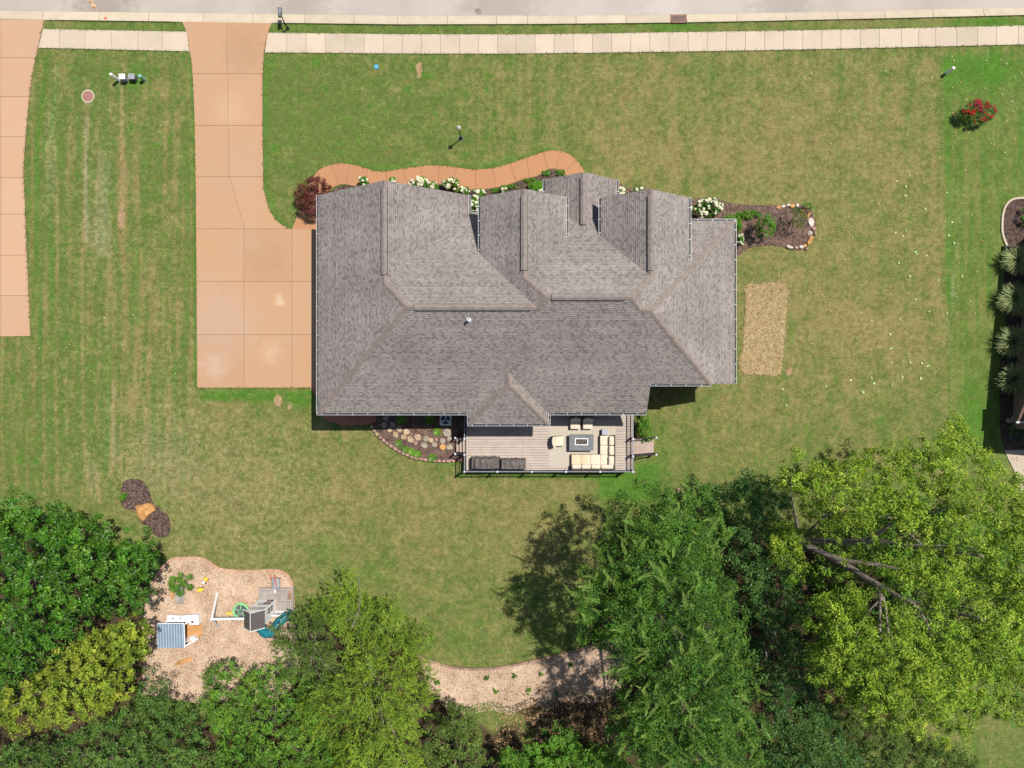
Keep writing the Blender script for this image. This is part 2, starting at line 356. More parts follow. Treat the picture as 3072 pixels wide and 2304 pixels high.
def build_ground():
    st = 0.22
    xs = np.concatenate(([-900, -200, -80], np.arange(-46, 46.01, st), [80, 200, 900])); ys = np.concatenate(([-900, -200, -80], np.arange(-36, 34.01, st), [80, 200, 900]))
    gx, gy = np.meshgrid(xs, ys); nx, ny = len(xs), len(ys)
    px = gx.ravel() * PPM + 1536; py = 1152 - gy.ravel() * PPM
    T = 1.38879
    rs = np.random.RandomState(5)
    wob = np.array([noise.noise(Vector((a * 0.02, b * 0.02, 0))) for a, b in zip(px, py)]) * 14
    wob2 = np.array([noise.noise(Vector((a * 0.02 + 50, b * 0.02, 3))) for a, b in zip(px, py)]) * 14
    calm = np.where((px < 620) | (px > 2780), .15, 1.0); wob *= calm; wob2 *= calm
    qx, qy = (px + wob) / T, (py + wob2) / T          # in units of the 2212-wide view
    A = {k: np.zeros(px.shape) for k in ('dry', 'lush', 'soil', 'pale', 'litter')}
    def g(k, x, y, sx, sy, a): A[k] += a * np.exp(-(((qx - x) / sx) ** 2 + ((qy - y) / sy) ** 2))
    def bx(k, x0, x1, y0, y1, s, a):
        f = lambda t, e: 1 / (1 + np.exp(-np.clip((t) / e, -30, 30)))
        A[k] += a * f(qx - x0, s) * f(x1 - qx, s) * f(qy - y0, s) * f(y1 - qy, s)
    def ln(k, pts, w, a, w2=None):
        d = edge_dist(qx, qy, pts, False); A[k] += a * np.exp(-(d / w) ** 2)
    A['dry'] += 0.31
    bx('dry', 1150, 2035, 110, 930, 70, 0.26); A['dry'] += np.where(qx < 425, .10 * np.sin(qx / 4.6) * (qy < 1050), 0) + np.where((qx > 1000) & (qx < 2030) & (qy < 950), .07 * np.sin(qx / 8.5), 0); bx('dry', 1500, 2030, 200, 500, 60, 0.12)
    g('dry', 1860, 690, 130, 60, 0.30); g('soil', 1860, 690, 120, 50, 0.36); g('soil', 1900, 760, 80, 50, 0.34); g('soil', 1600, 340, 130, 45, 0.3); g('soil', 1700, 170, 60, 40, 0.28); g('soil', 1130, 1090, 110, 40, 0.25); g('dry', 1900, 760, 90, 60, 0.2); g('dry', 1780, 610, 90, 40, 0.12)
    g('dry', 760, 250, 190, 120, -0.26); g('dry', 620, 200, 60, 120, -0.15); g('dry', 1000, 200, 120, 80, 0.05); g('dry', 1350, 170, 160, 60, 0.1)
    g('dry', 1560, 330, 120, 40, 0.22); g('dry', 960, 520, 100, 60, 0.0); g('dry', 1430, 330, 80, 30, 0.15)
    bx('dry', 250, 900, 880, 1200, 60, 0.26); bx('pale', 250, 760, 880, 1250, 60, 0.32); g('dry', 420, 900, 130, 50, 0.2); g('dry', 740, 1060, 160, 60, 0.12); g('dry', 500, 1120, 130, 80, 0.15)
    bx('dry', 880, 1330, 1010, 1260, 40, 0.30); g('dry', 1120, 1090, 130, 50, 0.12); bx('dry', 640, 1300, 1230, 1430, 40, 0.02)
    g('dry', 320, 720, 70, 160, 0.16); g('dry', 130, 500, 60, 200, 0.0); g('dry', 120, 970, 110, 70, -0.1); bx('dry', 0, 420, 110, 330, 30, -0.05)
    g('dry', 1330, 970, 200, 50, 0.0)
    g('dry', 265, 410, 13, 95, 0.9); g('soil', 266, 370, 9, 60, 0.55); g('soil', 262, 460, 10, 50, 0.5); ln('dry', [(247, 820), (243, 900), (245, 1010)], 5, 0.5); g('dry', 285, 860, 25, 30, 0.3); g('dry', 270, 880, 20, 25, 0.2)
    g('pale', 222, 430, 17, 120, 0.42); bx('pale', 60, 425, 115, 1060, 20, 0.14); g('pale', 215, 520, 22, 30, 0.3); ln('pale', [(187, 260), (185, 380), (190, 520)], 5, 0.35); g('pale', 110, 330, 14, 150, 0.3)
    for x, a in ((100, 0.55), (128, 0.5), (310, 0.15), (150, 0.2)): ln('lush', [(x, 130), (x - 22, 330), (x - 20, 520), (x - 12, 760)], 8, a)
    ln('lush', [(237, 640), (235, 800), (234, 930), (225, 1030)], 9, 0.5); ln('lush', [(205, 760), (200, 900), (212, 1010)], 5, 0.4); ln('lush', [(300, 530), (296, 620), (298, 700)], 10, 0.4)
    ln('lush', [(410, 120), (420, 300), (424, 600), (428, 830)], 9, 0.6); ln('lush', [(575, 130), (572, 400), (600, 480), (640, 500)], 14, 0.55); g('lush', 380, 330, 18, 40, 0.4)
    bx('lush', 430, 700, 842, 868, 5, 0.9); g('lush', 660, 870, 30, 20, 0.5); g('lush', 600, 900, 60, 20, 0.3)
    bx('lush', 2042, 2500, 110, 1010, 7, 0.40); g('lush', 2120, 150, 100, 40, 0.4); ln('lush', [(2045, 130), (2046, 400), (2054, 640)], 10, 0.35); g('lush', 2110, 900, 40, 80, 0.3)
    ln('pale', [(2078, 440), (2062, 600), (2048, 760)], 7, 0.3); ln('pale', [(2040, 380), (2036, 650)], 5, 0.25); ln('dry', [(2012, 130), (2018, 400), (2015, 650)], 9, 0.3); ln('dry', [(2120, 620), (2110, 800)], 12, 0.3)
    bx('lush', 1290, 1430, 1000, 1085, 8, 0.9); g('lush', 1440, 960, 40, 60, 0.4); g('lush', 1380, 905, 30, 30, 0.4); ln('lush', [(990, 1026), (1330, 1030)], 9, 0.6)
    g('lush', 700, 1180, 60, 40, 0.4); g('lush', 800, 1240, 120, 40, 0.3); g('lush', 1150, 1280, 120, 60, 0.35); g('lush', 1020, 1390, 110, 40, 0.3); g('lush', 420, 1140, 50, 50, 0.35)
    ln('lush', [(660, 400), (740, 355), (830, 362), (920, 356), (1000, 366), (1090, 350), (1190, 322), (1260, 360)], 12, 0.55); g('lush', 1620, 700, 12, 100, 0.6); g('lush', 1712, 720, 10, 60, 0.5)
    bx('lush', 90, 2400, 42, 72, 5, 0.42); g('dry', 1850, 52, 60, 12, 0.7); g('dry', 2020, 50, 60, 10, 0.5); g('dry', 130, 55, 40, 12, 0.3); g('lush', 1450, 58, 60, 14, 0.4); g('lush', 2150, 45, 90, 10, 0.5)
    g('lush', 300, 160, 35, 40, 0.45); g('lush', 920, 165, 22, 14, 0.7); g('lush', 1740, 150, 40, 30, 0.15); g('lush', 280, 180, 18, 14, 0.4); g('lush', 1860, 800, 30, 60, 0.25); g('lush', 340, 1090, 16, 60, 0.5)
    ln('lush', [(860, 960), (900, 990), (985, 1000)], 14, 0.5); g('lush', 1000, 290, 120, 40, 0.1)
    for x, y, sx, sy, a in ((907, 147, 9, 12, 1.3), (903, 166, 5, 8, 1.0), (598, 865, 12, 16, 1.1), (628, 878, 10, 9, 0.8), (535, 853, 8, 4, 0.7), (637, 866, 5, 6, 0.6), (570, 912, 5, 3, 0.6), (830, 962, 16, 9, 0.55), (868, 985, 14, 7, 0.45),
                            (1706, 801, 8, 10, 0.9), (1600, 808, 6, 10, 0.7), (300, 235, 10, 6, 0.4), (565, 555, 2, 6, 0.4), (1390, 880, 10, 10, 0.5), (1408, 905, 6, 14, 0.5), (2062, 370, 4, 6, .5), (2066, 385, 5, 4, .5), (840, 1000, 4, 4, .5),
                            (262, 320, 8, 20, 0.35), (262, 480, 9, 30, 0.4), (575, 1045, 12, 8, 0.35), (700, 985, 14, 10, 0.3), (370, 1190, 20, 60, 0.3), (180, 1000, 14, 40, 0.3), (640, 1240, 10, 40, 0.4), (300, 1040, 16, 10, 0.35), (1030, 375, 5, 4, .3), (2075, 505, 4, 8, .4)): g('soil', x, y, sx, sy, a)
    ln('soil', [(205, 1010), (215, 1090)], 5, 0.3); ln('soil', [(185, 970), (195, 1060)], 4, 0.3)
    # tracks and mowing streaks running front to back
    sk = np.array([noise.noise(Vector((a * .11, b * .004, 9))) + .6 * noise.noise(Vector((a * .3, b * .008, 2))) for a, b in zip(qx, qy)])
    sg = lambda t: 1 / (1 + np.exp(-np.clip(t, -30, 30)))
    mk = .55 * sg((430 - qx) / 8) * sg((1060 - qy) / 20) * sg((qy - 110) / 20) + .2 * sg((qx - 1000) / 40) * sg((2035 - qx) / 8) * sg((960 - qy) / 30) + .45 * sg((qx - 2035) / 8) * sg((1000 - qy) / 30) + .16 * sg((900 - qx) / 30) * sg((qx - 440) / 10) * sg((qy - 850) / 20)
    A['dry'] += mk * sk * 1.1; A['lush'] += np.clip(-mk * sk * 1.0 - .1, 0, .35)
    for pts_, w_, a_ in (([(191, 180), (187, 300), (183, 420), (186, 520)], 3, .55), ([(262, 165), (264, 240), (260, 330)], 3, .6), ([(232, 640), (230, 760), (231, 900)], 2, .5), ([(246, 830), (243, 900), (246, 1000)], 3, .7), ([(205, 1000), (214, 1085)], 5, .6), ([(183, 960), (197, 1070)], 4, .6), ([(2050, 430), (2049, 560), (2060, 640)], 4, .6), ([(2020, 600), (2012, 660)], 7, .5)): ln('dry', pts_, w_, a_); ln('pale', pts_, w_, a_ * .5)
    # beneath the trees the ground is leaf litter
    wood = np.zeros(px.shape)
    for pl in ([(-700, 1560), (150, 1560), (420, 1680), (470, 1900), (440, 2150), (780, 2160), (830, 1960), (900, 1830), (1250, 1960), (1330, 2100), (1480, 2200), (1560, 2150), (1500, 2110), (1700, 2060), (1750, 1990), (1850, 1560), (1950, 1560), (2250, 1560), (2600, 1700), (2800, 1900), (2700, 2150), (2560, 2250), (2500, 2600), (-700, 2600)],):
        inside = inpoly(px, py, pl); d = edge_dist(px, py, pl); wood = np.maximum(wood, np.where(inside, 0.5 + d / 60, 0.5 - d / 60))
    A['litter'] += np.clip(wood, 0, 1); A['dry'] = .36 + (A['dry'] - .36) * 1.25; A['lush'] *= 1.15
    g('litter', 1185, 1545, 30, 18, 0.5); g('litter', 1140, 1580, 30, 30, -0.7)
    V = np.stack([gx.ravel(), gy.ravel(), np.zeros(gx.size)], 1)
    i = (np.arange(ny - 1)[:, None] * nx + np.arange(nx - 1)[None, :]).ravel()
    F = np.stack([i, i + 1, i + nx + 1, i + nx], 1)
    me = bpy.data.meshes.new('lawn'); me.vertices.add(len(V)); me.vertices.foreach_set('co', V.astype(np.float32).ravel())
    me.loops.add(F.size); me.loops.foreach_set('vertex_index', F.astype(np.int32).ravel()); me.polygons.add(len(F)); me.polygons.foreach_set('loop_start', np.arange(len(F), dtype=np.int32) * 4)
    for k, v in A.items():
        a = me.attributes.new(k, 'FLOAT', 'POINT'); a.data.foreach_set('value', v.astype(np.float32))
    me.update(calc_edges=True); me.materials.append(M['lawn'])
    o = link('lawn', me); o['kind'] = 'structure'; o['label'] = 'patchy green and straw brown lawn around the house'
build_ground()

# ------------------------------------------------------------------ road, kerb, pavement
def interp(pts):
    xs = [p[0] for p in pts]; ys = [p[1] for p in pts]
    def f(x):
        if x < xs[0]: return ys[0] + (x - xs[0]) * (ys[1] - ys[0]) / (xs[1] - xs[0])
        if x > xs[-1]: return ys[-1] + (x - xs[-1]) * (ys[-1] - ys[-2]) / (xs[-1] - xs[-2])
        return float(np.interp(x, xs, ys))
    return f
road_e = interp([(0, 32), (300, 36), (650, 40), (1200, 47), (1700, 46.5), (2030, 44), (2400, 37), (2700, 30), (3072, 22)])
kerb_e = interp([(0, 57), (130, 61), (400, 65), (800, 70), (1200, 75), (1600, 74), (2000, 70), (2270, 65), (2650, 57), (3072, 47)])
walk_t = interp([(130, 88), (350, 92), (560, 96), (805, 99), (1200, 103.5), (1600, 104), (2000, 98), (2400, 92), (2700, 86), (3072, 77)])
walk_b = interp([(115, 144), (400, 151), (571, 155), (795, 158), (1200, 161.5), (1500, 162), (1800, 159), (2272, 152), (2700, 143), (3072, 134)])
XR = list(range(-900, 4001, 50))
mb = MB(); mb.prism(PL([(x, road_e(x) + 6) for x in XR] + [(4000, -420), (-900, -420)]), -0.2, 0.006)
road = mb.build('road', M['asphalt']); tag(road, 'pale grey asphalt street along the kerb', kind='structure')

kerb = thing('kerb', 'cream concrete kerb and gutter along the street', None, (0, 0, 0), kind='structure')
mb = MB(); mb.prism(PL([(x, road_e(x) - .5) for x in XR] + [(x, kerb_e(x) - 1) for x in XR[::-1]]), -0.15, 0.007); mb.build('kerb_bed', M['joint'], kerb)
jx = [-880, -730, -590, -440, -295, -150, -10, 130, 300, 448, 610, 759, 914, 1063, 1192, 1343, 1490, 1582, 1728, 1878, 2011, 2059, 2210, 2357, 2512, 2654, 2798, 2950, 3100, 3250, 3400, 3550, 3700, 3850]
for a, b in zip(jx[:-1], jx[1:]):
    if a == 2011: continue
    mb = MB(); n = 4; xs = np.linspace(a + 0.6, b - 0.6, n); prof = ((0, 0.012), (0.55, 0.02), (0.66, 0.09), (0.72, 0.12), (1.0, 0.12), (1.0, -0.1)); vs = []
    for x in xs:
        low = 0.045 if (x < 140 or 545 < x < 818) else 0.12
        for t, z in prof:
            y = road_e(x) + (kerb_e(x) - road_e(x)) * t; vs.append((*P2(x, y), min(z, low)))
    q = len(prof)
    mb.add(vs, [(i * q + j, i * q + j + 1, (i + 1) * q + j + 1, (i + 1) * q + j) for i in range(n - 1) for j in range(q - 1)])
    mb.build('kerb_section', M['kerb'], kerb)
# storm drain
d0 = P(2013, 47); d1 = P(2057, 71)
dr = thing('storm_drain', 'rusty storm drain grate set in the kerb', 'drain', ((d0[0] + d1[0]) / 2, (d0[1] + d1[1]) / 2, 0))
M['rust'] = plain('rusty_iron', (0.26, 0.13, 0.10), 0.8, 0.2, 6, 30)
mb = MB(); x0, x1, y0, y1 = d0[0], d1[0], d1[1], d0[1]
mb.box(x0, x1, y0, y0 + .12, -.1, .13); mb.box(x0, x1, y1 - .05, y1, -.1, .03); mb.box(x0, x0 + .05, y0 + .12, y1 - .05, -.1, .032); mb.box(x1 - .05, x1, y0 + .12, y1 - .05, -.1, .032); mb.build('frame', M['rust'], dr)
mb = MB(); mb.box(x0 + .05, x1 - .05, y0 + .12, y1 - .05, -.1, .012); mb.build('pit', M['black'], dr)
for i in range(11):
    mb = MB(); x = x0 + .1 + (x1 - x0 - .2) * i / 10; mb.box(x - .022, x + .022, y0 + .12, y1 - .05, .012, .028); mb.build('bar', M['rust'], dr)

walk = thing('sidewalk', 'pale concrete sidewalk running along the street', None, (0, 0, 0), kind='structure')
mb = MB()
for x0, x1 in ((118, 568), (796, 4000)):
    xs = list(np.linspace(x0, x1, 40)); mb.prism(PL([(x, walk_t(x) + .5) for x in xs] + [(x, walk_b(x) - .5) for x in xs[::-1]]), -0.1, 0.02)
mb.build('walk_bed', M['joint'], walk)
def edge_slab(x0, x1, sl=0.0, sr=0.0):
    mb = MB(); a = x0 + .5; b = x1 - .5
    mb.prism(PL([(a - sl * (0), walk_t(a)), (b, walk_t(b)), (b + sr, walk_b(b)), (a + sl, walk_b(a))]), -0.08, 0.055); mb.build('slab', M['walk'], walk)
L0 = [130, 179, 257, 335, 415, 488, 560]
for a, b in zip(L0[:-1], L0[1:]): edge_slab(a, b, -14 if a == 130 else 0, 11 if b == 560 else 0)
xx = [804, 861, 919, 977, 1036] + [1036 + 57.1 * i for i in range(1, 9)] + [1548 + 57.3 * i for i in range(0, 20)] + [2703, 2755, 2806, 2869, 2932, 2988, 3054, 3112, 3170, 3228]
xx = sorted(xx); xx = [xx[0]] + [b for a, b in zip(xx[:-1], xx[1:]) if b - a > 30]
for a, b in zip(xx[:-1], xx[1:]): edge_slab(a, b, -9 if a == 804 else 0, 0)

# ------------------------------------------------------------------ driveways, walk
def slabs(root, poly, cells, mat, z=0.05, name='slab'):
    for hp in cells:
        q = poly
        for a, b, c in hp: q = clip_hp(q, a, b, c)
        if len(q) >= 3 and area(q) > 30:
            q = [p for i, p in enumerate(q) if (abs(p[0] - q[i - 1][0]) + abs(p[1] - q[i - 1][1])) > 0.05]
            mb = MB(); mb.prism(PL(q), -0.08, z); mb.build(name, mat, root)
GAP = 0.55
def rows(ys): return [[(0, -1, -(a + GAP)), (0, 1, b - GAP)] for a, b in zip(ys[:-1], ys[1:])]
dv_l = catmull([(547, 65.5), (560, 98), (571, 155), (578, 220), (582, 300), (585, 400), (588, 600), (590, 800), (592, 1163)], 4)
dv_r = catmull([(815, 70.5), (800, 112), (793, 160), (788, 250), (789, 430), (790.5, 540), (793, 572), (808, 627), (830, 662), (857, 681), (876, 687)], 4)
dv = dv_l + [(930, 1163), (1010, 1163), (1010, 690)] + dv_r[::-1]
drive = thing('driveway', 'salmon stained concrete driveway leading to the garage', None, (0, 0, 0), kind='structure')
mb = MB(); mb.prism(PL([(x + .4 if x < 700 else x - .4, y) for x, y in dv]), -0.1, 0.018); mb.build('driveway_bed', M['joint'], drive)
ys = [60, 222, 377, 531, 687, 844.5, 1004, 1164]
for i, (a, b) in enumerate(zip(ys[:-1], ys[1:])):
    row = [(0, -1, -(a + GAP)), (0, 1, b - GAP)]
    if i < 3: vs_ = [(1, 0.03 if i < 3 else 0)]; xs = [-100, 682 + i * 2.5, 2000]
    elif i == 3: xs = [-100, 712, 2000]
    else: xs = [-100, 733, 876, 2000]
    for x0, x1 in zip(xs[:-1], xs[1:]):
        if i == 3:   # the joint leans from (688,531) to (733,687)
            k = 45 / 156.; s = [(-1, k, -(x0 + GAP - k * 609))] if x0 > 0 else []; e = [(1, -k, x1 - GAP - k * 609)] if x1 < 1999 else []
        else: s = [(-1, 0, -(x0 + GAP))]; e = [(1, 0, x1 - GAP)]
        slabs(drive, dv, [row + s + e], M['salmon'])
nd = catmull([(131, 61.5), (127, 88), (115, 145), (100, 210), (88, 300), (78, 410), (72, 500), (73, 560), (83, 800), (92, 1008)], 4) + [(-330, 1014), (-330, 50)]
ndv = thing('neighbour_driveway', 'pale salmon concrete driveway at the left edge', None, (0, 0, 0), kind='structure')
mb = MB(); mb.prism(PL([(x - .4, y) for x, y in nd]), -0.1, 0.018); mb.build('driveway_bed', M['joint'], ndv)
nys = [50, 174, 291, 411, 533.5, 643, 766, 887, 1016]
for a, b in zip(nys[:-1], nys[1:]):
    for x0, x1 in ((-331, -160), (-160, 4), (4, 300)): slabs(ndv, nd, [[(0, -1, -(a + GAP)), (-.0, 1, b - GAP), (-1, 0, -(x0 + GAP)), (1, 0, x1 - GAP)]], M['salmon_pale'])

wo = catmull([(876, 688), (895, 640), (915, 585), (935, 540), (952, 515), (975, 500), (1015, 491), (1036, 491), (1080, 499), (1120, 512), (1150, 515), (1200, 508), (1250, 500), (1300, 496), (1350, 499), (1400, 507), (1440, 509), (1490, 502), (1540, 487), (1600, 466), (1640, 454), (1665, 452), (1700, 459), (1730, 480), (1750, 508), (1765, 540), (1768, 580)], 4)
wi = catmull([(958, 690), (960, 640), (972, 600), (988, 570), (1025, 553), (1063, 558), (1140, 566), (1200, 560), (1252, 552), (1320, 553), (1396, 568), (1441, 568), (1481, 564), (1530, 552), (1568, 538), (1609, 529), (1630, 515), (1650, 507), (1670, 508), (1696, 523), (1700, 548), (1700, 580)], 6)
path = thing('front_walk', 'curving salmon concrete walk winding to the front porch', None, (0, 0, 0), kind='structure')
def arc(pts):
    d = [0]
    for a, b in zip(pts[:-1], pts[1:]): d.append(d[-1] + math.hypot(a[0] - b[0], a[1] - b[1]))
    return np.array(d)
ko = [0.0, .055, .115, .17, .215, .265, .315, .365, .415, .463, .512, .56, .61, .658, .706, .754, .802, .85, .9, .95, 1.0]
do_, di_ = arc(wo), arc(wi)
def cut(pts, d, a, b):
    t = [a * d[-1]] + [x for x in d if a * d[-1] < x < b * d[-1]] + [b * d[-1]]
    return [(float(np.interp(x, d, [p[0] for p in pts])), float(np.interp(x, d, [p[1] for p in pts]))) for x in t]
def near_t(a):
    if a <= 0 or a >= 1: return float(a)
    x = float(np.interp(a * do_[-1], do_, [p[0] for p in wo])); y = float(np.interp(a * do_[-1], do_, [p[1] for p in wo]))
    ts = np.linspace(.01, .99, 400); X = np.interp(ts * di_[-1], di_, [p[0] for p in wi]); Y = np.interp(ts * di_[-1], di_, [p[1] for p in wi])
    return float(ts[np.argmin(np.hypot(X - x, Y - y) + 25 * np.abs(ts - a))])
mb = MB()
for a, b in zip(ko[:-1], ko[1:]):
    e = 0.0006
    ia_, ib_ = near_t(a), near_t(b)
    q = cut(wo, do_, a + e, b - e) + cut(wi, di_, ia_ + e, ib_ - e)[::-1]
    m2 = MB(); m2.prism(PL(q), -0.06, 0.045); m2.build('slab', M['salmon_path'], path)
    q = cut(wo, do_, a, b) + cut(wi, di_, ia_, ib_)[::-1]; mb.prism(PL(q), -0.06, 0.014)
mb.build('walk_bed', M['joint'], path)

patio = thing('side_patio', 'small reddish concrete landing at the rear house corner', None, (0, 0, 0), kind='structure')
pt = catmull([(930, 1165), (946, 1185), (956, 1215), (966, 1244), (985, 1262), (1020, 1273), (1060, 1276), (1110, 1272), (1135, 1260), (1143, 1240)], 5) + [(1143, 1205), (1000, 1205), (1000, 1165)]
slabs(patio, pt, [[(1, 0, 988 - GAP)], [(-1, 0, -(988 + GAP)), (1, 0, 1074 - GAP)], [(-1, 0, -(1074 + GAP))]], M['salmon_shade'], 0.046)
# ------------------------------------------------------------------ the house
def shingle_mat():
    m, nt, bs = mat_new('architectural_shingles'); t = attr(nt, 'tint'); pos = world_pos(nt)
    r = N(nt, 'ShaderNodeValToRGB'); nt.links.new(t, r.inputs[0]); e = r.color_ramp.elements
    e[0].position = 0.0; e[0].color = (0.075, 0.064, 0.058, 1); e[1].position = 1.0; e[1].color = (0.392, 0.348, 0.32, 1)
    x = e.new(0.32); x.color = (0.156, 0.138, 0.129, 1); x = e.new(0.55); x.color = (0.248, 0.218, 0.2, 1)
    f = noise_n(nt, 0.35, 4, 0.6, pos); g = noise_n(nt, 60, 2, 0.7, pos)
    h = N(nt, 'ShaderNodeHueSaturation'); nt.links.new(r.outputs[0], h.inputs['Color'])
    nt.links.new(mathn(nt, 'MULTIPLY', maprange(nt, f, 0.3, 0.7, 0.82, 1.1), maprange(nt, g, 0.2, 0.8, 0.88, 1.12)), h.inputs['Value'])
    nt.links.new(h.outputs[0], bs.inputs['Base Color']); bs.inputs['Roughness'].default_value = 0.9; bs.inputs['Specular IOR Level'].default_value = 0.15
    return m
M['shingle'] = shingle_mat()
M['cap'] = plain('ridge_cap_shingles', (0.265, 0.212, 0.182), 0.9, 0.12, 3.0, 45, spec=0.15)
M['vent'] = plain('ridge_vent_shingles', (0.25, 0.212, 0.19), 0.9, 0.12, 3.5, 45, spec=0.15)
M['deckroof'] = plain('roof_underlay', (0.10, 0.09, 0.085), 0.95)

def lin(a, b, c): return lambda X, Y: a * X + b * Y + c
PL_ = {'L1': lin(.69, 0, 4.9 + .69 * 13.95), 'B': lin(0, .696, 6.355), 'F1': lin(0, -.67, 9.83 + .67 * 4.99), 'L2': lin(.69, 0, 8.718), 'F2': lin(0, -.69, 10.26 + .69 * 5.61),
       'R1': lin(-.69, 0, 15.55), 'F3': lin(0, -.69, 13.0), 'R2': lin(-.69, 0, 15.95), 'W1R': lin(-.69, 0, 8.64 - .69 * 8.53), 'W2R': lin(-.69, 0, 9.263 + .69 * .79), 'W3L': lin(.69, 0, 9.23 - .69 * 9.16),
       'W4L': lin(.67, 0, 6.65 - .67 * 4.96), 'W4R': lin(-.67, 0, 6.65 + .67 * 4.96), 'BL': lin(.69, 0, 6.87 + .69 * .225), 'BR': lin(-.69, 0, 6.87 - .69 * .225), 'BB': lin(0, .69, 6.87 + .69 * .03)}
E1 = (-6.81, 4.99); J1 = (-8.53, 6.766); V2 = (1.612, 4.99); Q2 = (2.235, 5.61); Q3 = (7.67, 5.61); V3 = (8.49, 4.79); A3 = (9.07, 4.79); J2 = (.79, 7.055); J3 = (9.16, 7.10)
POLY = {
 'L1': [(-13.95, -2.09), E1, J1, (-8.53, 13.6), (-13.95, 13.6)],
 'W1R': [J1, (-3.11, 12.35), (-3.11, 13.6), (-8.53, 13.6)],
 'F1': [E1, V2, (-1.75, 8.453), (-1.75, 12.35), (-3.11, 12.35), J1],
 'B': [(-13.95, -2.09), (9.7, -2.09), (9.7, 0), (13.906, 0), A3, V3, Q3, Q2, V2, E1],
 'L2': [V2, Q2, J2, (.79, 12.87), (-2.18, 12.87), (-2.18, 8.876)],
 'W2R': [J2, (3.76, 10.03), (3.76, 12.87), (.79, 12.87)],
 'F2': [J2, Q2, Q3, J3, (6.5, 9.76), (6.5, 12.6), (3.4, 12.6), (3.4, 9.67)],
 'W3L': [J3, (9.16, 12.86), (6.13, 12.86), (6.13, 10.13)],
 'R1': [Q3, V3, (12.19, 8.49), (12.19, 12.86), (9.16, 12.86), J3],
 'F3': [V3, A3, (16.02, 11.74), (11.8, 11.74), (11.8, 8.1)],
 'R2': [A3, (13.906, 0), (16.02, 0), (16.02, 11.74)],
 'W4L': [(4.96, 10.84), (4.96, 14.74), (2.37, 14.74), (2.37, 13.36)],
 'W4R': [(4.96, 10.84), (7.55, 13.36), (7.55, 14.74), (4.96, 14.74)],
 'BL': [(-.225, .74), (-3.07, -2.09), (-3.07, -2.88), (-.225, -.03)],
 'BR': [(-.225, .74), (-.225, -.03), (2.62, -2.88), (2.62, -2.09)],
 'BB': [(-.225, -.03), (-3.07, -2.88), (2.62, -2.88)]}
house = thing('house', 'sprawling brick house under a grey shingled hip and gable roof', 'house', (1.0, 5.5, 0))
rngS = np.random.RandomState(11)
def clip_conv(poly, tri):
    n = len(tri); s = sum(tri[i][0] * tri[(i + 1) % n][1] - tri[(i + 1) % n][0] * tri[i][1] for i in range(n))
    t = tri if s > 0 else tri[::-1]
    for i in range(n):
        (ax, ay), (bx, by) = t[i], t[(i + 1) % n]; a = by - ay; b = -(bx - ax); c = a * ax + b * ay
        poly = clip_hp(poly, a, b, c)
        if len(poly) < 3: return []
    return poly
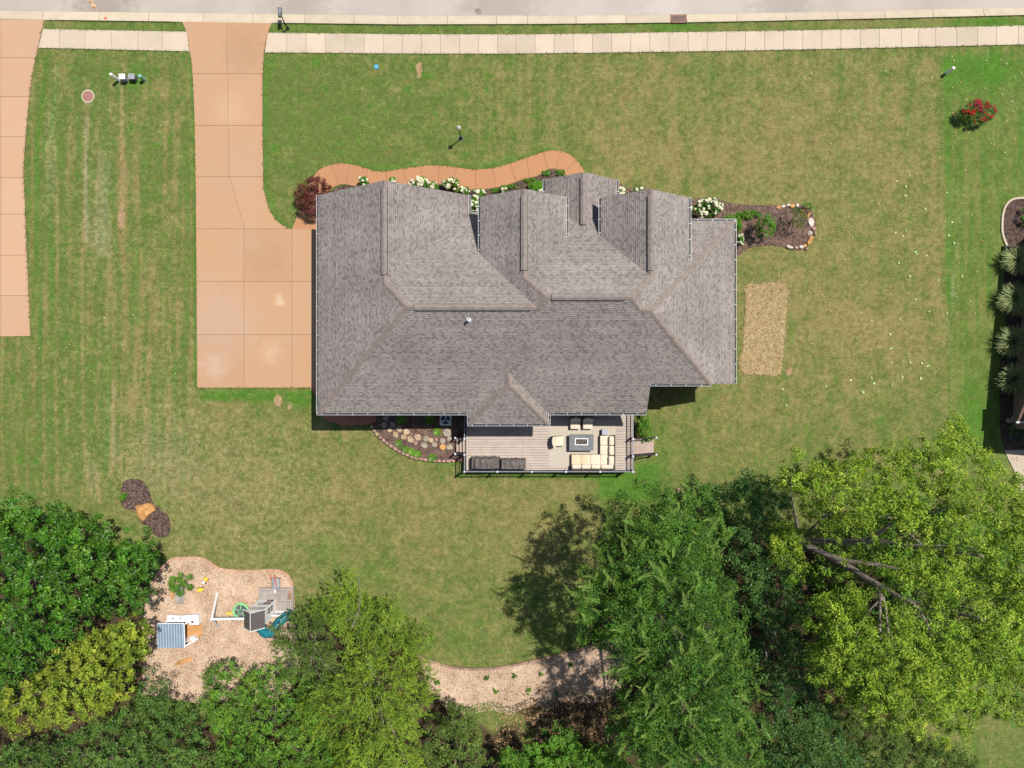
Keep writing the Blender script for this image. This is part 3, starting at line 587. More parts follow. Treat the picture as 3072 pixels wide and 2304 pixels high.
def make_slope(key):
    f = PL_[key]; poly = POLY[key]
    mb = MB(); n = len(poly)
    up = [(x, y, f(x, y)) for x, y in poly]; dn = [(x, y, f(x, y) - 0.14) for x, y in poly]
    ccw = sum(poly[i][0] * poly[(i + 1) % n][1] - poly[(i + 1) % n][0] * poly[i][1] for i in range(n)) > 0
    fs = [tuple(range(n)), tuple(range(2 * n - 1, n - 1, -1))] + [((i + 1) % n, i, n + i, n + (i + 1) % n) for i in range(n)]
    if not ccw: fs = [tuple(reversed(q)) for q in fs]
    mb.add(up + dn, fs); slope = mb.build('roof_slope', M['deckroof'], house)
    # shingles: courses across the slope; u along the course, v up the slope (horizontal measure)
    gx = f(1, 0) - f(0, 0); gy = f(0, 1) - f(0, 0); g = math.hypot(gx, gy); vx, vy = gx / g, gy / g; ux, uy = -vy, vx
    U = [x * ux + y * uy for x, y in poly]; Vv = [x * vx + y * vy for x, y in poly]
    expo = 0.145 / math.sqrt(1 + g * g)
    tris = [[poly[i] for i in t] for t in tessellate_polygon([[Vector((x, y, 0)) for x, y in poly]])]
    vs = []; fs = []; ti = []
    v = min(Vv); row = 0
    while v < max(Vv):
        u = min(U) - rngS.uniform(0, .3)
        stripe = rngS.uniform(-.07, .07); hi = True
        while u < max(U):
            hi = rngS.rand() < (.42 if hi else .8)
            w = (rngS.choice((.16, .22, .3, .4)) if hi else rngS.choice((.12, .17, .24)))
            tnt = (rngS.uniform(.68, .88) if hi else rngS.uniform(.47, .68)) + stripe
            q = [(u, v), (u + w, v), (u + w, v + expo), (u, v + expo)]
            qq = [(a * ux + b * vx, a * uy + b * vy) for a, b in q]
            cx = [p[0] for p in qq]; cy = [p[1] for p in qq]; b0, b1, b2, b3 = min(cx), max(cx), min(cy), max(cy)
            lift = .010 + (.012 if hi else 0)
            for t in tris:
                if max(p[0] for p in t) < b0 or min(p[0] for p in t) > b1 or max(p[1] for p in t) < b2 or min(p[1] for p in t) > b3: continue
                c = clip_conv(qq, t)
                if len(c) < 3: continue
                nb = len(vs); idx = []
                for x, y in c:
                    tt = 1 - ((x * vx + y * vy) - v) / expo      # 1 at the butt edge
                    vs.append((x, y, f(x, y) + 0.004 + lift * tt)); ti.append(tnt * (.5 + .5 * tt)); idx.append(nb + len(idx))  # tint darkens up each course: a shadow line put into the colour
                fs.append(tuple(idx))
                # butt edge face, tinted dark as the shadow under each course
                low = [i for i in idx if (vs[i][0] * vx + vs[i][1] * vy) - v < 1e-4]
                if len(low) == 2:
                    a_, b_ = low; k = len(vs)
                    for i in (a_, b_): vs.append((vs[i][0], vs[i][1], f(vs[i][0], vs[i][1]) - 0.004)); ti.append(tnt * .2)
                    fs.append((a_, b_, k + 1, k))
            u += w
        v += expo; row += 1
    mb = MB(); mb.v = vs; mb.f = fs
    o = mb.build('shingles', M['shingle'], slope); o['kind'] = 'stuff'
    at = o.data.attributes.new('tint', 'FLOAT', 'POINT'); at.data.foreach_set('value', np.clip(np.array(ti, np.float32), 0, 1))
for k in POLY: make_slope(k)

def Z(key, p): return (p[0], p[1], PL_[key](*p))
def caps(name, a, b, side=0.17, step=0.2, rise=0.035):
    a = Vector(a); b = Vector(b); L = (b - a).length; d = (b - a).normalized(); s = d.cross(Vector((0, 0, 1))).normalized()
    n = max(2, int(L / step)); V = []; T = []
    for i in range(n):
        p = a + d * (i * L / n); q = a + d * ((i + 1.12) * L / n); h0 = rise + .006; h1 = rise - .004
        w = side * rngS.uniform(.95, 1.05); sl = 0.45 if abs(d.z) > .05 else 0.62
        for sg in (-1, 1):
            V.append([p + Vector((0, 0, h0 + .012)), p + s * sg * w + Vector((0, 0, h0 - w * sl)), q + s * sg * w + Vector((0, 0, h1 - w * sl)), q + Vector((0, 0, h1 + .012))]); T.append(rngS.uniform(.3, .62))
    V = np.array([[tuple(c) for c in q] for q in V]) - np.array(ORG[house.name])
    me = np_mesh(name, V, 4, M['cap'], T); o = link(name, me, house); o['kind'] = 'stuff'
up = lambda p, z: (p[0], p[1], z)
for a, b in ((Z('L1', E1), Z('L1', J1)), (Z('L1', (-13.95, -2.09)), Z('L1', E1)), (Z('B', V2), Z('B', Q2)), (Z('L2', J2), Z('L2', Q2)), (Z('R1', J3), Z('R1', Q3)), (Z('B', V3), Z('B', Q3)), (Z('B', V3), Z('B', A3)),
             (Z('R2', (16.02, 11.74)), Z('R2', A3)), (Z('R2', (13.906, 0)), Z('R2', A3)), (Z('BB', (-3.07, -2.88)), Z('BB', (-.225, -.03))), (Z('BB', (2.62, -2.88)), Z('BB', (-.225, -.03))), (Z('BL', (-.225, -.03)), Z('BL', (-.225, .74))),
             (Z('L1', (-8.53, 13.6)), Z('L1', J1)), (Z('L2', (.79, 12.87)), Z('L2', J2)), (Z('R1', (9.16, 12.86)), Z('R1', J3)), (Z('W4L', (4.96, 14.74)), Z('W4L', (4.96, 10.84))), (Z('B', E1), Z('B', V2)), (Z('B', Q2), Z('B', Q3))):
    caps('hip_shingles', a, b)
def vent(a, b):
    a = Vector(a); b = Vector(b); d = (b - a).normalized(); s = d.cross(Vector((0, 0, 1))).normalized(); mb = MB()
    pr = [(-.205, -.03), (-.2, .0), (-.03, .105), (.03, .105), (.2, .0), (.205, -.03)]
    n = max(3, int((b - a).length / .3)); vs = []
    for i in range(n + 1):
        p = a + (b - a) * (i / n); k = .012 if i % 2 else 0
        for u, z in pr: vs.append(p + s * u + Vector((0, 0, z + .03 + k)))
    q = len(pr); fs = [(i * q + j, (i + 1) * q + j, (i + 1) * q + j + 1, i * q + j + 1) for i in range(n) for j in range(q - 1)]
    fs += [tuple(range(q)), tuple(n * q + j for j in range(q - 1, -1, -1))]
    mb.add(vs, fs); mb.build('ridge_vent', M['vent'], house)
    mb = MB()
    for sg in (-1, 1): mb.beam(a + s * sg * .21 + Vector((0, 0, -.07)), b + s * sg * .21 + Vector((0, 0, -.07)), .03, .1)
    mb.build('vent_slot', M['black'], house)
vent((-8.53, 13.15, 8.64), (-8.53, 7.3, 8.64)); vent((-6.35, 4.99, 9.83), (1.2, 4.99, 9.83)); vent((2.55, 5.61, 10.26), (7.3, 5.61, 10.26))
vent((.79, 12.4, 9.263), (.79, 7.5, 9.263)); vent((9.16, 12.4, 9.23), (9.16, 7.5, 9.23)); vent((4.96, 14.35, 6.65), (4.96, 11.1, 6.65))
def gutter(a, b, out):
    """a, b: eave line points; out: outward horizontal unit vector"""
    a = Vector(a); b = Vector(b); o = Vector((out[0], out[1], 0)); w = .145; dz = Vector((0, 0, -.03))
    mb = MB()
    mb.beam(a + o * w + dz + Vector((0, 0, -.05)), b + o * w + dz + Vector((0, 0, -.05)), .02, .12)
    L = (b - a).length; d = (b - a).normalized(); n = max(1, round(L / 1.07))
    for i in range(n):
        p = a + d * (L * (i + .35) / n); mb.beam(p + o * .005 + dz + Vector((0, 0, .012)), p + o * (w + .012) + dz + Vector((0, 0, .012)), .03, .014)
    for p, s in ((a, 1), (b, -1)): mb.beam(p + d * s * .012 + dz + Vector((0, 0, -.05)), p + d * s * .012 + o * (w - .018) + dz + Vector((0, 0, -.05)), .02, .118)
    g = mb.build('gutter', M['gutter'], house)
    mb = MB(); mb.beam(a + o * .07 + dz + Vector((0, 0, -.1)), b + o * .07 + dz + Vector((0, 0, -.1)), .12, .02); mb.build('trough', M['gutter_in'], g)
    mb = MB(); mb.beam(a + o * .006 + Vector((0, 0, -.12)), b + o * .006 + Vector((0, 0, -.12)), .02, .18); mb.build('fascia', M['white'], g)
gz = lambda k, x, y: (x, y, PL_[k](x, y))
gutter(gz('L1', -13.95, -2.09), gz('L1', -13.95, 13.6), (-1, 0)); gutter((-14.08, -2.09, 4.9), (-3.07, -2.09, 4.9), (0, -1)); gutter((-3.07, -2.09, 4.908), (-3.07, -2.88, 4.908), (-1, 0)); gutter((-3.2, -2.88, 4.903), (2.75, -2.88, 4.903), (0, -1))
gutter((2.62, -2.88, 4.908), (2.62, -2.09, 4.908), (1, 0)); gutter((2.62, -2.09, 4.9), (9.7, -2.09, 4.9), (0, -1)); gutter((9.7, 0, 6.355), (13.95, 0, 6.355), (0, -1)); gutter((16.02, 0.0, 4.896), (16.02, 11.8, 4.896), (1, 0))
gutter((12.0, 11.74, 4.9), (16.15, 11.74, 4.9), (0, 1)); gutter((12.19, 8.49, 7.139), (12.19, 12.86, 7.139), (1, 0)); gutter((6.13, 10.1, 7.14), (6.13, 12.86, 7.14), (-1, 0)); gutter((3.76, 10.0, 7.214), (3.76, 12.87, 7.214), (1, 0))
gutter((-2.18, 8.9, 7.214), (-2.18, 12.87, 7.214), (-1, 0)); gutter((-3.11, 12.4, 4.9), (-3.11, 13.6, 4.9), (1, 0)); gutter((-2.9, 12.35, 4.9), (-1.85, 12.35, 4.9), (0, 1)); gutter((2.37, 13.4, 4.915), (2.37, 14.74, 4.915), (-1, 0)); gutter((7.55, 13.4, 4.915), (7.55, 14.74, 4.915), (1, 0))

def wall_box(x0, x1, y0, y1, z1, z0=-.1): mb = MB(); mb.box(x0, x1, y0, y1, z0, z1); return mb.build('wall', M['brick'], house)
main_w = wall_box(-13.5, 9.3, -1.65, 11.9, 4.86); right_w = wall_box(9.3, 15.57, .45, 11.3, 4.9); wall_box(-13.5, -3.55, 11.9, 13.3, 4.85); wall_box(-2.62, 2.17, -2.45, -1.65, 4.88)
def gable(x0, x1, xr, z0, ze, zr, y0, y1):
    pr = [(x0, z0), (x1, z0), (x1, ze), (xr, zr), (x0, ze)]; n = 5
    mb = MB(); mb.add([(x, y0, z) for x, z in pr] + [(x, y1, z) for x, z in pr], [tuple(range(n)), tuple(range(2 * n - 1, n - 1, -1))] + [((i + 1) % n, i, n + i, n + (i + 1) % n) for i in range(n)])
    return mb.build('gable_wall', M['brick'], house)
gable(-13.5, -3.55, -8.53, 4.0, 4.95, 8.4, 12.9, 13.28); gable(-1.75, 3.35, .79, 0, 7.3, 9.02, 8.6, 12.5); gable(6.55, 11.75, 9.16, 0, 7.25, 8.98, 9.4, 12.5); gable(2.8, 7.1, 4.96, 4.4, 4.98, 6.4, 14.1, 14.35)
mb = MB(); mb.add([(9.3, .46, 4.9), (15.57, .46, 4.9), (15.57, .46, 5.0), (13.9, .46, 6.15), (9.3, .46, 6.45), (9.3, .66, 4.9), (15.57, .66, 4.9), (15.57, .66, 5.0), (13.9, .66, 6.15), (9.3, .66, 6.45)], [(0, 1, 2, 3, 4), (9, 8, 7, 6, 5), (4, 3, 8, 9), (3, 2, 7, 8)]); mb.build('gable_wall', M['brick'], house)
mb = MB(); mb.add([(9.28, -1.6, 4.8), (9.28, .45, 4.8), (9.28, .45, 6.4), (9.28, -1.6, 5.05), (9.1, -1.6, 4.8), (9.1, .45, 4.8), (9.1, .45, 6.4), (9.1, -1.6, 5.05)], [(0, 1, 2, 3), (7, 6, 5, 4), (3, 2, 6, 7)]); mb.build('gable_wall', M['brick'], house)
for x in (2.95, 6.95):
    mb = MB(); mb.box(x - .18, x + .18, 14.05, 14.41, 0, 4.75); mb.build('porch_column', M['white'], house)
mb = MB(); mb.box(2.3, 7.6, 11.9, 14.8, -.1, .25); mb.build('porch_floor', M['salmon'], house)
# openings on the walls (under the eaves)
def opening(nm, x0, x1, y, z0, z1, parent, sg=-1, mat='glass_dark'):
    mb = MB(); e = .07
    for b in ((x0 - e, x1 + e, z1, z1 + e), (x0 - e, x1 + e, z0 - e, z0), (x0 - e, x0, z0, z1), (x1, x1 + e, z0, z1)): mb.box(b[0], b[1], min(y, y + sg * .05), max(y, y + sg * .05), b[2], b[3])
    w = mb.build(nm, M['white'], parent)
    mb = MB(); mb.box(x0, x1, min(y, y + sg * .02), max(y, y + sg * .02), z0, z1); mb.build('pane', M[mat], w)
for x0, x1 in ((-12, -10.6), (-7.5, -6.0), (3.6, 5.4), (6.3, 8.1)): opening('window', x0, x1, -1.65, 2.2 if x0 < 3 else 1.6, 3.9, main_w)
for x0, x1 in ((10.4, 11.6), (13.0, 14.3)): opening('window', x0, x1, .45, 2.2, 3.8, right_w)
for x0, x1 in ((-11.8, -9.6), (-7.5, -5.3)): opening('window', x0, x1, 13.3, 1.5, 3.4, main_w, 1)
for y0, y1 in ((-1.0, 1.7), (2.6, 7.6)):
    mb = MB(); mb.box(-13.56, -13.5, y0, y1, .05, 2.9); gd = mb.build('garage_door', M['white'], house)
    for i in range(1, 4): mb = MB(); z = .05 + i * .71; mb.box(-13.575, -13.56, y0, y1, z - .012, z + .012); mb.build('panel_joint', M['gutter_in'], gd)
# roof pipe
M['galv'] = plain('galvanised_metal', (0.62, 0.62, 0.62), 0.4, 0.06)
vx, vy, vz = P(1407, 961, 9.2); vz = PL_['B'](vx, vy)
mb = MB(); mb.lathe(vx, vy, [(.16, vz - .1), (.16, vz + .06), (.075, vz + .14), (.07, vz + .55), (.1, vz + .56), (.1, vz + .62), (.045, vz + .62), (.045, vz + .4), (0.001, vz + .4)], 14); mb.build('vent_pipe', M['galv'], house)
# ------------------------------------------------------------------ planting beds
rg = random.Random(21)
def flat(z): return lambda x, y: z + 0.03 * noise.noise(Vector((x * 1.3, y * 1.3, 0))) + 0.02
M['stone_tan'] = plain('tan_flagstone', (0.46, 0.34, 0.21), 0.85, 0.18, 3, 20, rnd=0.16)
M['stone_pink'] = plain('pink_edging_stone', (0.40, 0.245, 0.19), 0.85, 0.18, 5, 25, rnd=0.15)
M['stone_orange'] = plain('orange_sandstone', (0.56, 0.29, 0.10), 0.85, 0.2, 3, 20, rnd=0.15)
M['stone_white'] = plain('pale_limestone', (0.62, 0.54, 0.45), 0.85, 0.12, 4, 20, rnd=0.08)
M['stone_grey'] = plain('grey_flagstone', (0.36, 0.31, 0.235), 0.85, 0.18, 3, 20, rnd=0.12)
def bed(name, label, px, mat, z=0.02, sp=0.35):
    o = sheet(name, PL(px), flat(z), sp, mat, None, 'structure'); o['label'] = label; return o
front_px = catmull([(962, 690), (965, 640), (978, 600), (995, 572), (1030, 556), (1063, 560), (1140, 568), (1200, 563), (1252, 555), (1320, 556), (1396, 571), (1441, 571), (1481, 567), (1530, 555), (1568, 541), (1609, 532), (1630, 518), (1650, 510), (1672, 512), (1696, 527)], 3) + [(1696, 590), (1600, 690), (1000, 700)]
bed('front_bed', 'dark mulch bed between the front walk and the house', front_px, M['mulch'])
porch_bed = catmull([(1770, 530), (1800, 535), (1850, 545), (1880, 565), (1930, 560), (2000, 580), (2040, 600)], 3) + [(2040, 680), (1770, 680)]
bed('porch_bed', 'narrow mulch strip right of the front porch', porch_bed, M['mulch_warm'])
side_px = catmull([(2050, 612), (2070, 601), (2106, 593.6), (2144, 594), (2177, 604), (2225, 614), (2328, 616), (2388, 611), (2431, 630), (2445, 663), (2445, 690), (2431, 728), (2410, 749), (2377, 749), (2334, 738), (2293, 738), (2252, 743), (2225, 760), (2200, 783)], 3) + [(2120, 783), (2050, 700)]
sb = bed('side_bed', 'brown mulch bed right of the house edged with stones', side_px, M['mulch_warm'])
for x, y, w, h, r, k in ((2335, 623, 9, 7, 0, 'o'), (2349, 620, 9, 5, .2, 'w'), (2364, 616, 8, 5, .1, 'w'), (2376, 619, 10, 7, .1, 'o'), (2391, 617, 6, 8, .4, 'w'), (2407, 637, 5, 12, -.4, 'o'), (2423, 646, 6, 13, -.5, 'o'), (2432, 668, 11, 17, .2, 'w'), (2440, 687, 7, 8, 0, 'p'),
                         (2428, 700, 11, 12, 0, 'g'), (2432, 715, 9, 8, .3, 'o'), (2426, 727, 9, 11, -.5, 'o'), (2413, 738, 8, 7, 0, 'o'), (2402, 741, 9, 7, -.5, 'w'), (2388, 744, 8, 5, -.2, 'p'), (2367, 742, 14, 6, -.25, 'w'), (2418, 748, 7, 4, .2, 'p'), (2444, 700, 5, 9, 0, 'p')):
    c = P(x, y); mb = MB(); mb.stone(c[0], c[1], .03, w / PPM * .86, h / PPM * .86, rg.uniform(.1, .2), rg, 8, r)
    mb.build('edging_stone', M[{'o': 'stone_orange', 'w': 'stone_white', 'p': 'stone_pink', 'g': 'stone_grey'}[k]], sb)
# raised bed behind the house
rb_edge = catmull([(1112, 1276), (1117, 1285), (1134, 1308), (1161, 1332), (1188, 1350), (1217, 1366), (1253, 1378), (1290, 1384), (1333, 1386), (1366, 1384)], 4)
rb_px = rb_edge + [(1405, 1384), (1405, 1205), (1140, 1205), (1130, 1270)]
rb_e = PL(rb_edge)
def rb_h(x, y): return 0.16 + min(0.42, float(edge_dist(np.array([x]), np.array([y]), rb_e, False)[0]) * 0.2) + 0.03 * noise.noise(Vector((x * 1.5, y * 1.5, 4)))
rb = sheet('raised_bed', PL(rb_px), rb_h, 0.3, M['mulch_warm'], None, 'structure'); rb['label'] = 'raised mulch bed behind the house beside the deck'
for x, y, w, k in ((1159, 1254, 20, 'g'), (1152, 1275, 22, 'g'), (1178, 1274, 20, 'g'), (1169, 1290, 18, 't'), (1199, 1289, 18, 't'), (1221, 1295, 21, 't'), (1186, 1303, 23, 't'), (1211, 1310, 21, 't'), (1232, 1318, 23, 't'), (1254, 1312, 23, 't'), (1278, 1315, 21, 'g'), (1294, 1320, 17, 't'),
                   (1310, 1319, 10, 'p'), (1328, 1321, 22, 'g'), (1349, 1316, 18, 'g'), (1247, 1329, 18, 'p'), (1272, 1335, 23, 'g'), (1304, 1334, 20, 'g'), (1328, 1340, 21, 'o'), (1349, 1341, 19, 'g'), (1342, 1298, 26, 'g'), (1198, 1281, 18, 'g'), (1235, 1303, 7, 'p')):
    c = P(x, y, .4); mb = MB(); mb.stone(c[0], c[1], rb_h(c[0], c[1]), w / PPM * .5, w / PPM * rg.uniform(.4, .5), .07, rg, 7, rg.uniform(0, 3))
    mb.build('flagstone', M[{'o': 'stone_orange', 't': 'stone_tan', 'p': 'stone_pink', 'g': 'stone_grey'}[k]], rb)
de = arc(rb_edge); nst = 21
for i in range(nst):
    t = (i + .5) / nst * de[-1]; x = float(np.interp(t, de, [p[0] for p in rb_edge])); y = float(np.interp(t, de, [p[1] for p in rb_edge])); t2 = t + 2
    x2 = float(np.interp(t2, de, [p[0] for p in rb_edge])); y2 = float(np.interp(t2, de, [p[1] for p in rb_edge]))
    c = P(x + 1.5, y - 3.5); mb = MB(); mb.stone(c[0], c[1], 0, de[-1] / nst / PPM * .52, .14, .27 + rg.uniform(-.03, .03), rg, 8, math.atan2(-(y2 - y), x2 - x)); mb.build('edging_stone', M['stone_pink' if i > 2 else 'stone_tan'], rb)
# small bed with a slab of rock on the left lawn
sbed = bed('lawn_bed', 'small dark mulch bed on the left rear lawn', catmull([(372, 1446), (385, 1438), (412, 1437), (435, 1450), (450, 1480), (455, 1500), (466, 1520), (490, 1535), (505, 1550), (511, 1575), (505, 1605), (480, 1612), (460, 1600), (450, 1578), (430, 1572), (415, 1545), (405, 1530), (375, 1525), (362, 1505), (364, 1475)], 3, True), M['mulch'])
rock = MB(); q = PL([(411, 1517), (450, 1508), (466, 1515), (470, 1530), (450, 1545), (436, 1562), (425, 1556), (417, 1540)]); c0 = np.mean(q, 0)
n = len(q); rock.add([(x, y, -.05) for x, y in q] + [(x, y, .3) for x, y in q] + [(c0[0] + (x - c0[0]) * .82, c0[1] + (y - c0[1]) * .82, .4 + rg.uniform(-.05, .05)) for x, y in q],
     [(k * n + j, k * n + (j + 1) % n, (k + 1) * n + (j + 1) % n, (k + 1) * n + j) for k in range(2) for j in range(n)] + [tuple(2 * n + j for j in range(n))])
o = rock.build('boulder', M['stone_orange']); tag(o, 'flat orange sandstone boulder between two patches of mulch', 'boulder')
# straw seeding blanket
M['straw'] = plain('straw', (0.47, 0.36, 0.19), 0.9, 0.25, 2.6, 9, dark=(0.24, 0.165, 0.08), bmp=0.7)
straw_px = [(2239, 856), (2290, 852), (2345, 848), (2361, 865), (2360, 900), (2358, 935), (2352, 1000), (2345, 1071), (2337, 1123), (2290, 1124), (2234, 1122), (2217, 1096), (2226, 1050), (2234, 962), (2238, 900)]
sp = PL([(x + rg.uniform(-2, 2), y + rg.uniform(-2, 2)) for x, y in catmull(straw_px, 4, True)])
st = sheet('straw_blanket', sp, lambda x, y: .03 + .03 * noise.noise(Vector((x * 3, y * 3, 1))), .2, M['straw'], None, 'structure'); st['label'] = 'tan straw blanket over reseeded lawn right of the house'
def scatter_bits(name, label, poly, n, lo, hi, wid, mat, seed, z=0.05, zf=None, parent=None, flatness=.25):
    r = np.random.RandomState(seed); x, y = rand_in(poly, n, r); a = r.uniform(0, 2 * math.pi, n); L = r.uniform(lo, hi, n) / 2; w = r.uniform(wid * .5, wid, n) / 2
    zz = np.full(n, z) if zf is None else np.array([zf(p, q) for p, q in zip(x, y)]) + .01
    zz = zz + r.uniform(0, .03, n); tl = r.uniform(-flatness, flatness, n)
    u = np.stack([np.cos(a) * L, np.sin(a) * L, tl * L], 1); v = np.stack([-np.sin(a) * w, np.cos(a) * w, r.uniform(-.3, .3, n) * w], 1); c = np.stack([x, y, zz], 1)
    V = np.stack([c - u - v, c + u - v, c + u + v, c - u + v], 1)
    me = np_mesh(name, V, 4, mat, r.rand(n)); o = link(name, me, parent); o['kind'] = 'stuff'
    if label: o['label'] = label
    return o
def bits_mat(name, cols):
    m, nt, bs = mat_new(name); t = attr(nt, 'tint'); r = N(nt, 'ShaderNodeValToRGB'); nt.links.new(t, r.inputs[0]); r.color_ramp.interpolation = 'CONSTANT'; e = r.color_ramp.elements
    e[0].position = 0; e[0].color = (*cols[0], 1); e[1].position = 1 / len(cols); e[1].color = (*cols[1], 1)
    for i, c in enumerate(cols[2:]): x = e.new((i + 2) / len(cols)); x.color = (*c, 1)
    nt.links.new(r.outputs[0], bs.inputs['Base Color']); bs.inputs['Roughness'].default_value = .9; bs.inputs['Specular IOR Level'].default_value = .15
    return m
M['straw_bits'] = bits_mat('straw_strands', [(.55, .42, .21), (.42, .30, .14), (.30, .2, .09), (.62, .5, .28), (.2, .14, .07), (.5, .36, .18)])
M['chip_bits'] = bits_mat('wood_chips', [(.60, .46, .34), (.52, .37, .25), (.68, .56, .45), (.40, .27, .17), (.58, .42, .31), (.24, .15, .1)])
M['mulch_bits'] = bits_mat('bark_mulch_bits', [(.11, .07, .055), (.06, .04, .034), (.18, .12, .095), (.13, .085, .07), (.26, .18, .14), (.08, .05, .04)])
scatter_bits('straw_strands', 'loose straw strands on the reseeded patch', sp, 9000, .12, .32, .02, M['straw_bits'], 5, .05)
scatter_bits('straw_strands', 'stray straw blown round the reseeded patch', PL([(2290 + (x - 2290) * 1.14, 986 + (y - 986) * 1.07) for x, y in straw_px]), 1500, .1, .3, .02, M['straw_bits'], 6, .03)
for nm, pp, n, zf in (('front', front_px, 6000, None), ('porch', porch_bed, 1200, None), ('side', side_px, 5000, None)):
    scatter_bits('bark_mulch', {'front': 'bark mulch bits in the front bed', 'porch': 'bark mulch bits beside the porch', 'side': 'bark mulch bits in the stone edged side bed'}[nm], PL(pp), n, .05, .14, .05, M['mulch_bits'], 7, .05, zf)
scatter_bits('bark_mulch', 'bark mulch bits in the raised rear bed', PL(rb_px), 5000, .05, .14, .05, M['mulch_bits'], 8, 0, rb_h)
scatter_bits('bark_mulch', 'bark mulch bits around the sandstone boulder', PL(catmull([(372, 1446), (412, 1440), (440, 1470), (455, 1500), (490, 1535), (509, 1575), (480, 1608), (450, 1578), (415, 1545), (375, 1522), (364, 1475)], 3, True)), 1500, .05, .14, .05, M['mulch_bits'], 9, .05)
# fallen leaves on the lawn
M['dead_leaf'] = bits_mat('fallen_leaf', [(.50, .45, .24), (.54, .50, .30), (.44, .31, .14), (.36, .46, .24), (.52, .42, .2), (.45, .22, .09)])
scatter_bits('fallen_leaves', 'pale fallen leaves scattered on the right lawn', PL([(2240, 150), (2830, 150), (2860, 900), (2700, 1150), (2260, 1200), (2480, 760), (2260, 560)]), 110, .06, .14, .07, M['dead_leaf'], 12, .04)
scatter_bits('fallen_leaves', 'pale fallen leaves scattered on the far right lawn', PL([(2840, 150), (3072, 140), (3060, 560), (2960, 760), (2900, 1100), (2860, 900)]), 60, .07, .15, .08, M['dead_leaf'], 13, .04)
scatter_bits('fallen_leaves', 'few pale leaves on the left and rear lawn', PL([(110, 180), (560, 180), (580, 1200), (1300, 1450), (1450, 1900), (1000, 1700), (560, 1650), (120, 1400)]), 110, .06, .13, .06, M['dead_leaf'], 14, .04)
scatter_bits('fallen_leaves', 'brown leaves on the shaded ground under the trees', PL([(1500, 2080), (1640, 2040), (1850, 2000), (1880, 2200), (1700, 2300), (1480, 2250)]), 1500, .1, .2, .1, bits_mat('brown_litter', [(.30, .19, .09), (.22, .13, .065), (.38, .26, .14), (.15, .09, .05)]), 15, .04)
scatter_bits('fallen_leaves', 'fresh green leaves dropped on the lower right lawn', PL([(2240, 1250), (2800, 1150), (2900, 800), (2840, 400), (2700, 400), (2600, 1000), (2300, 1150)]), 40, .14, .24, .14, bits_mat('green_fallen', [(.35, .5, .2), (.5, .55, .3)]), 16, .04)

# grass creeping over the edges of the paving
def edge_grass():
    r = np.random.RandomState(77); segs = []
    for f_, x0, x1 in ((walk_t, 140, 556), (walk_b, 125, 568), (walk_t, 806, 3120), (walk_b, 798, 3120), (kerb_e, 140, 540), (kerb_e, 820, 3120)):
        xs = np.linspace(x0, x1, 60); segs.append([(x, f_(x)) for x in xs])
    segs += [dv_l[6:], dv_r[6:], nd[4:37], wo[2:-6], [(592, 1163), (930, 1163)]]
    V = []; T_ = []
    for s in segs:
        d_ = arc(s); n = int(d_[-1] / PPM * 18); t = r.uniform(0, d_[-1], n); px = np.interp(t, d_, [p[0] for p in s]); py = np.interp(t, d_, [p[1] for p in s])
        c = np.stack([(px - 1536) / PPM + r.normal(0, .02, n), (1152 - py) / PPM + r.normal(0, .02, n), np.full(n, .02)], 1); a = r.uniform(0, 6.283, n); L_ = r.uniform(.05, .15, n)
        tip = c + np.stack([np.cos(a) * L_ * .8, np.sin(a) * L_ * .8, L_ * .7 + .03], 1); sd = np.stack([-np.sin(a), np.cos(a), 0 * a], 1) * r.uniform(.012, .03, n)[:, None]
        V.append(np.stack([c - sd, c + sd, tip + sd * .3, tip - sd * .3], 1)); T_.append(r.rand(n))
    m_, nt, bs = mat_new('edge_grass'); nt.links.new(mixc(nt, attr(nt, 'tint'), (.05, .10, .016), (.15, .19, .045)), bs.inputs['Base Color']); bs.inputs['Roughness'].default_value = .9
    o = link('edge_grass', np_mesh('edge_grass', np.concatenate(V), 4, m_, np.concatenate(T_))); tag(o, 'grass blades creeping over the paving edges', None, None, 'stuff')
edge_grass()

# wood chip play area and chip bed by the lower lawn
play_edge = catmull([(440, 1790), (462, 1740), (494, 1697), (521, 1675), (560, 1673), (605, 1674), (630, 1687), (657, 1705), (691, 1710), (759, 1713), (800, 1710), (833, 1710), (856, 1719), (874, 1740), (879, 1767), (882, 1830)], 4)
play_px = play_edge + [(900, 2000), (860, 2090), (600, 2110), (430, 2080), (425, 1900)]
play = sheet('play_area', PL(play_px), flat(0.03), .4, M['chips'], None, 'structure'); play['label'] = 'pinkish wood chip play area on the left'
scatter_bits('wood_chips', 'loose wood chips over the play area', PL(play_px), 19000, .04, .11, .045, M['chip_bits'], 17, .07)
M['edging'] = plain('pink_edging_block', (0.52, 0.315, 0.21), 0.9, 0.15, 3, 20, rnd=0.08)
da = arc(play_edge); i0 = 0; t = 40.0
while t < da[-1] - 12:
    g_ = lambda s: (float(np.interp(s, da, [p[0] for p in play_edge])), float(np.interp(s, da, [p[1] for p in play_edge])))
    a_, b_ = P(*g_(t)), P(*g_(t + 20)); mb = MB(); mb.beam((a_[0], a_[1], .06), (b_[0], b_[1], .06), .2, .16); mb.build('edging_block', M['edging'], play); t += 20.8
low_edge = catmull([(1255, 1966), (1290, 1981), (1330, 1994), (1345, 1999), (1400, 2005), (1455, 2006), (1510, 2000), (1570, 1988), (1640, 1972), (1700, 1958), (1770, 1937), (1830, 1915)], 3)
low_px = low_edge + [(1900, 1960), (1860, 2050), (1780, 2085), (1700, 2075), (1640, 2104), (1590, 2090), (1530, 2118), (1470, 2102), (1400, 2118), (1330, 2090), (1290, 2050)]
low = sheet('chip_bed', PL([(x, y) for x, y in low_px]), flat(.02), .4, M['chips'], None, 'structure'); low['label'] = 'wood chip bed along the lower edge of the lawn'
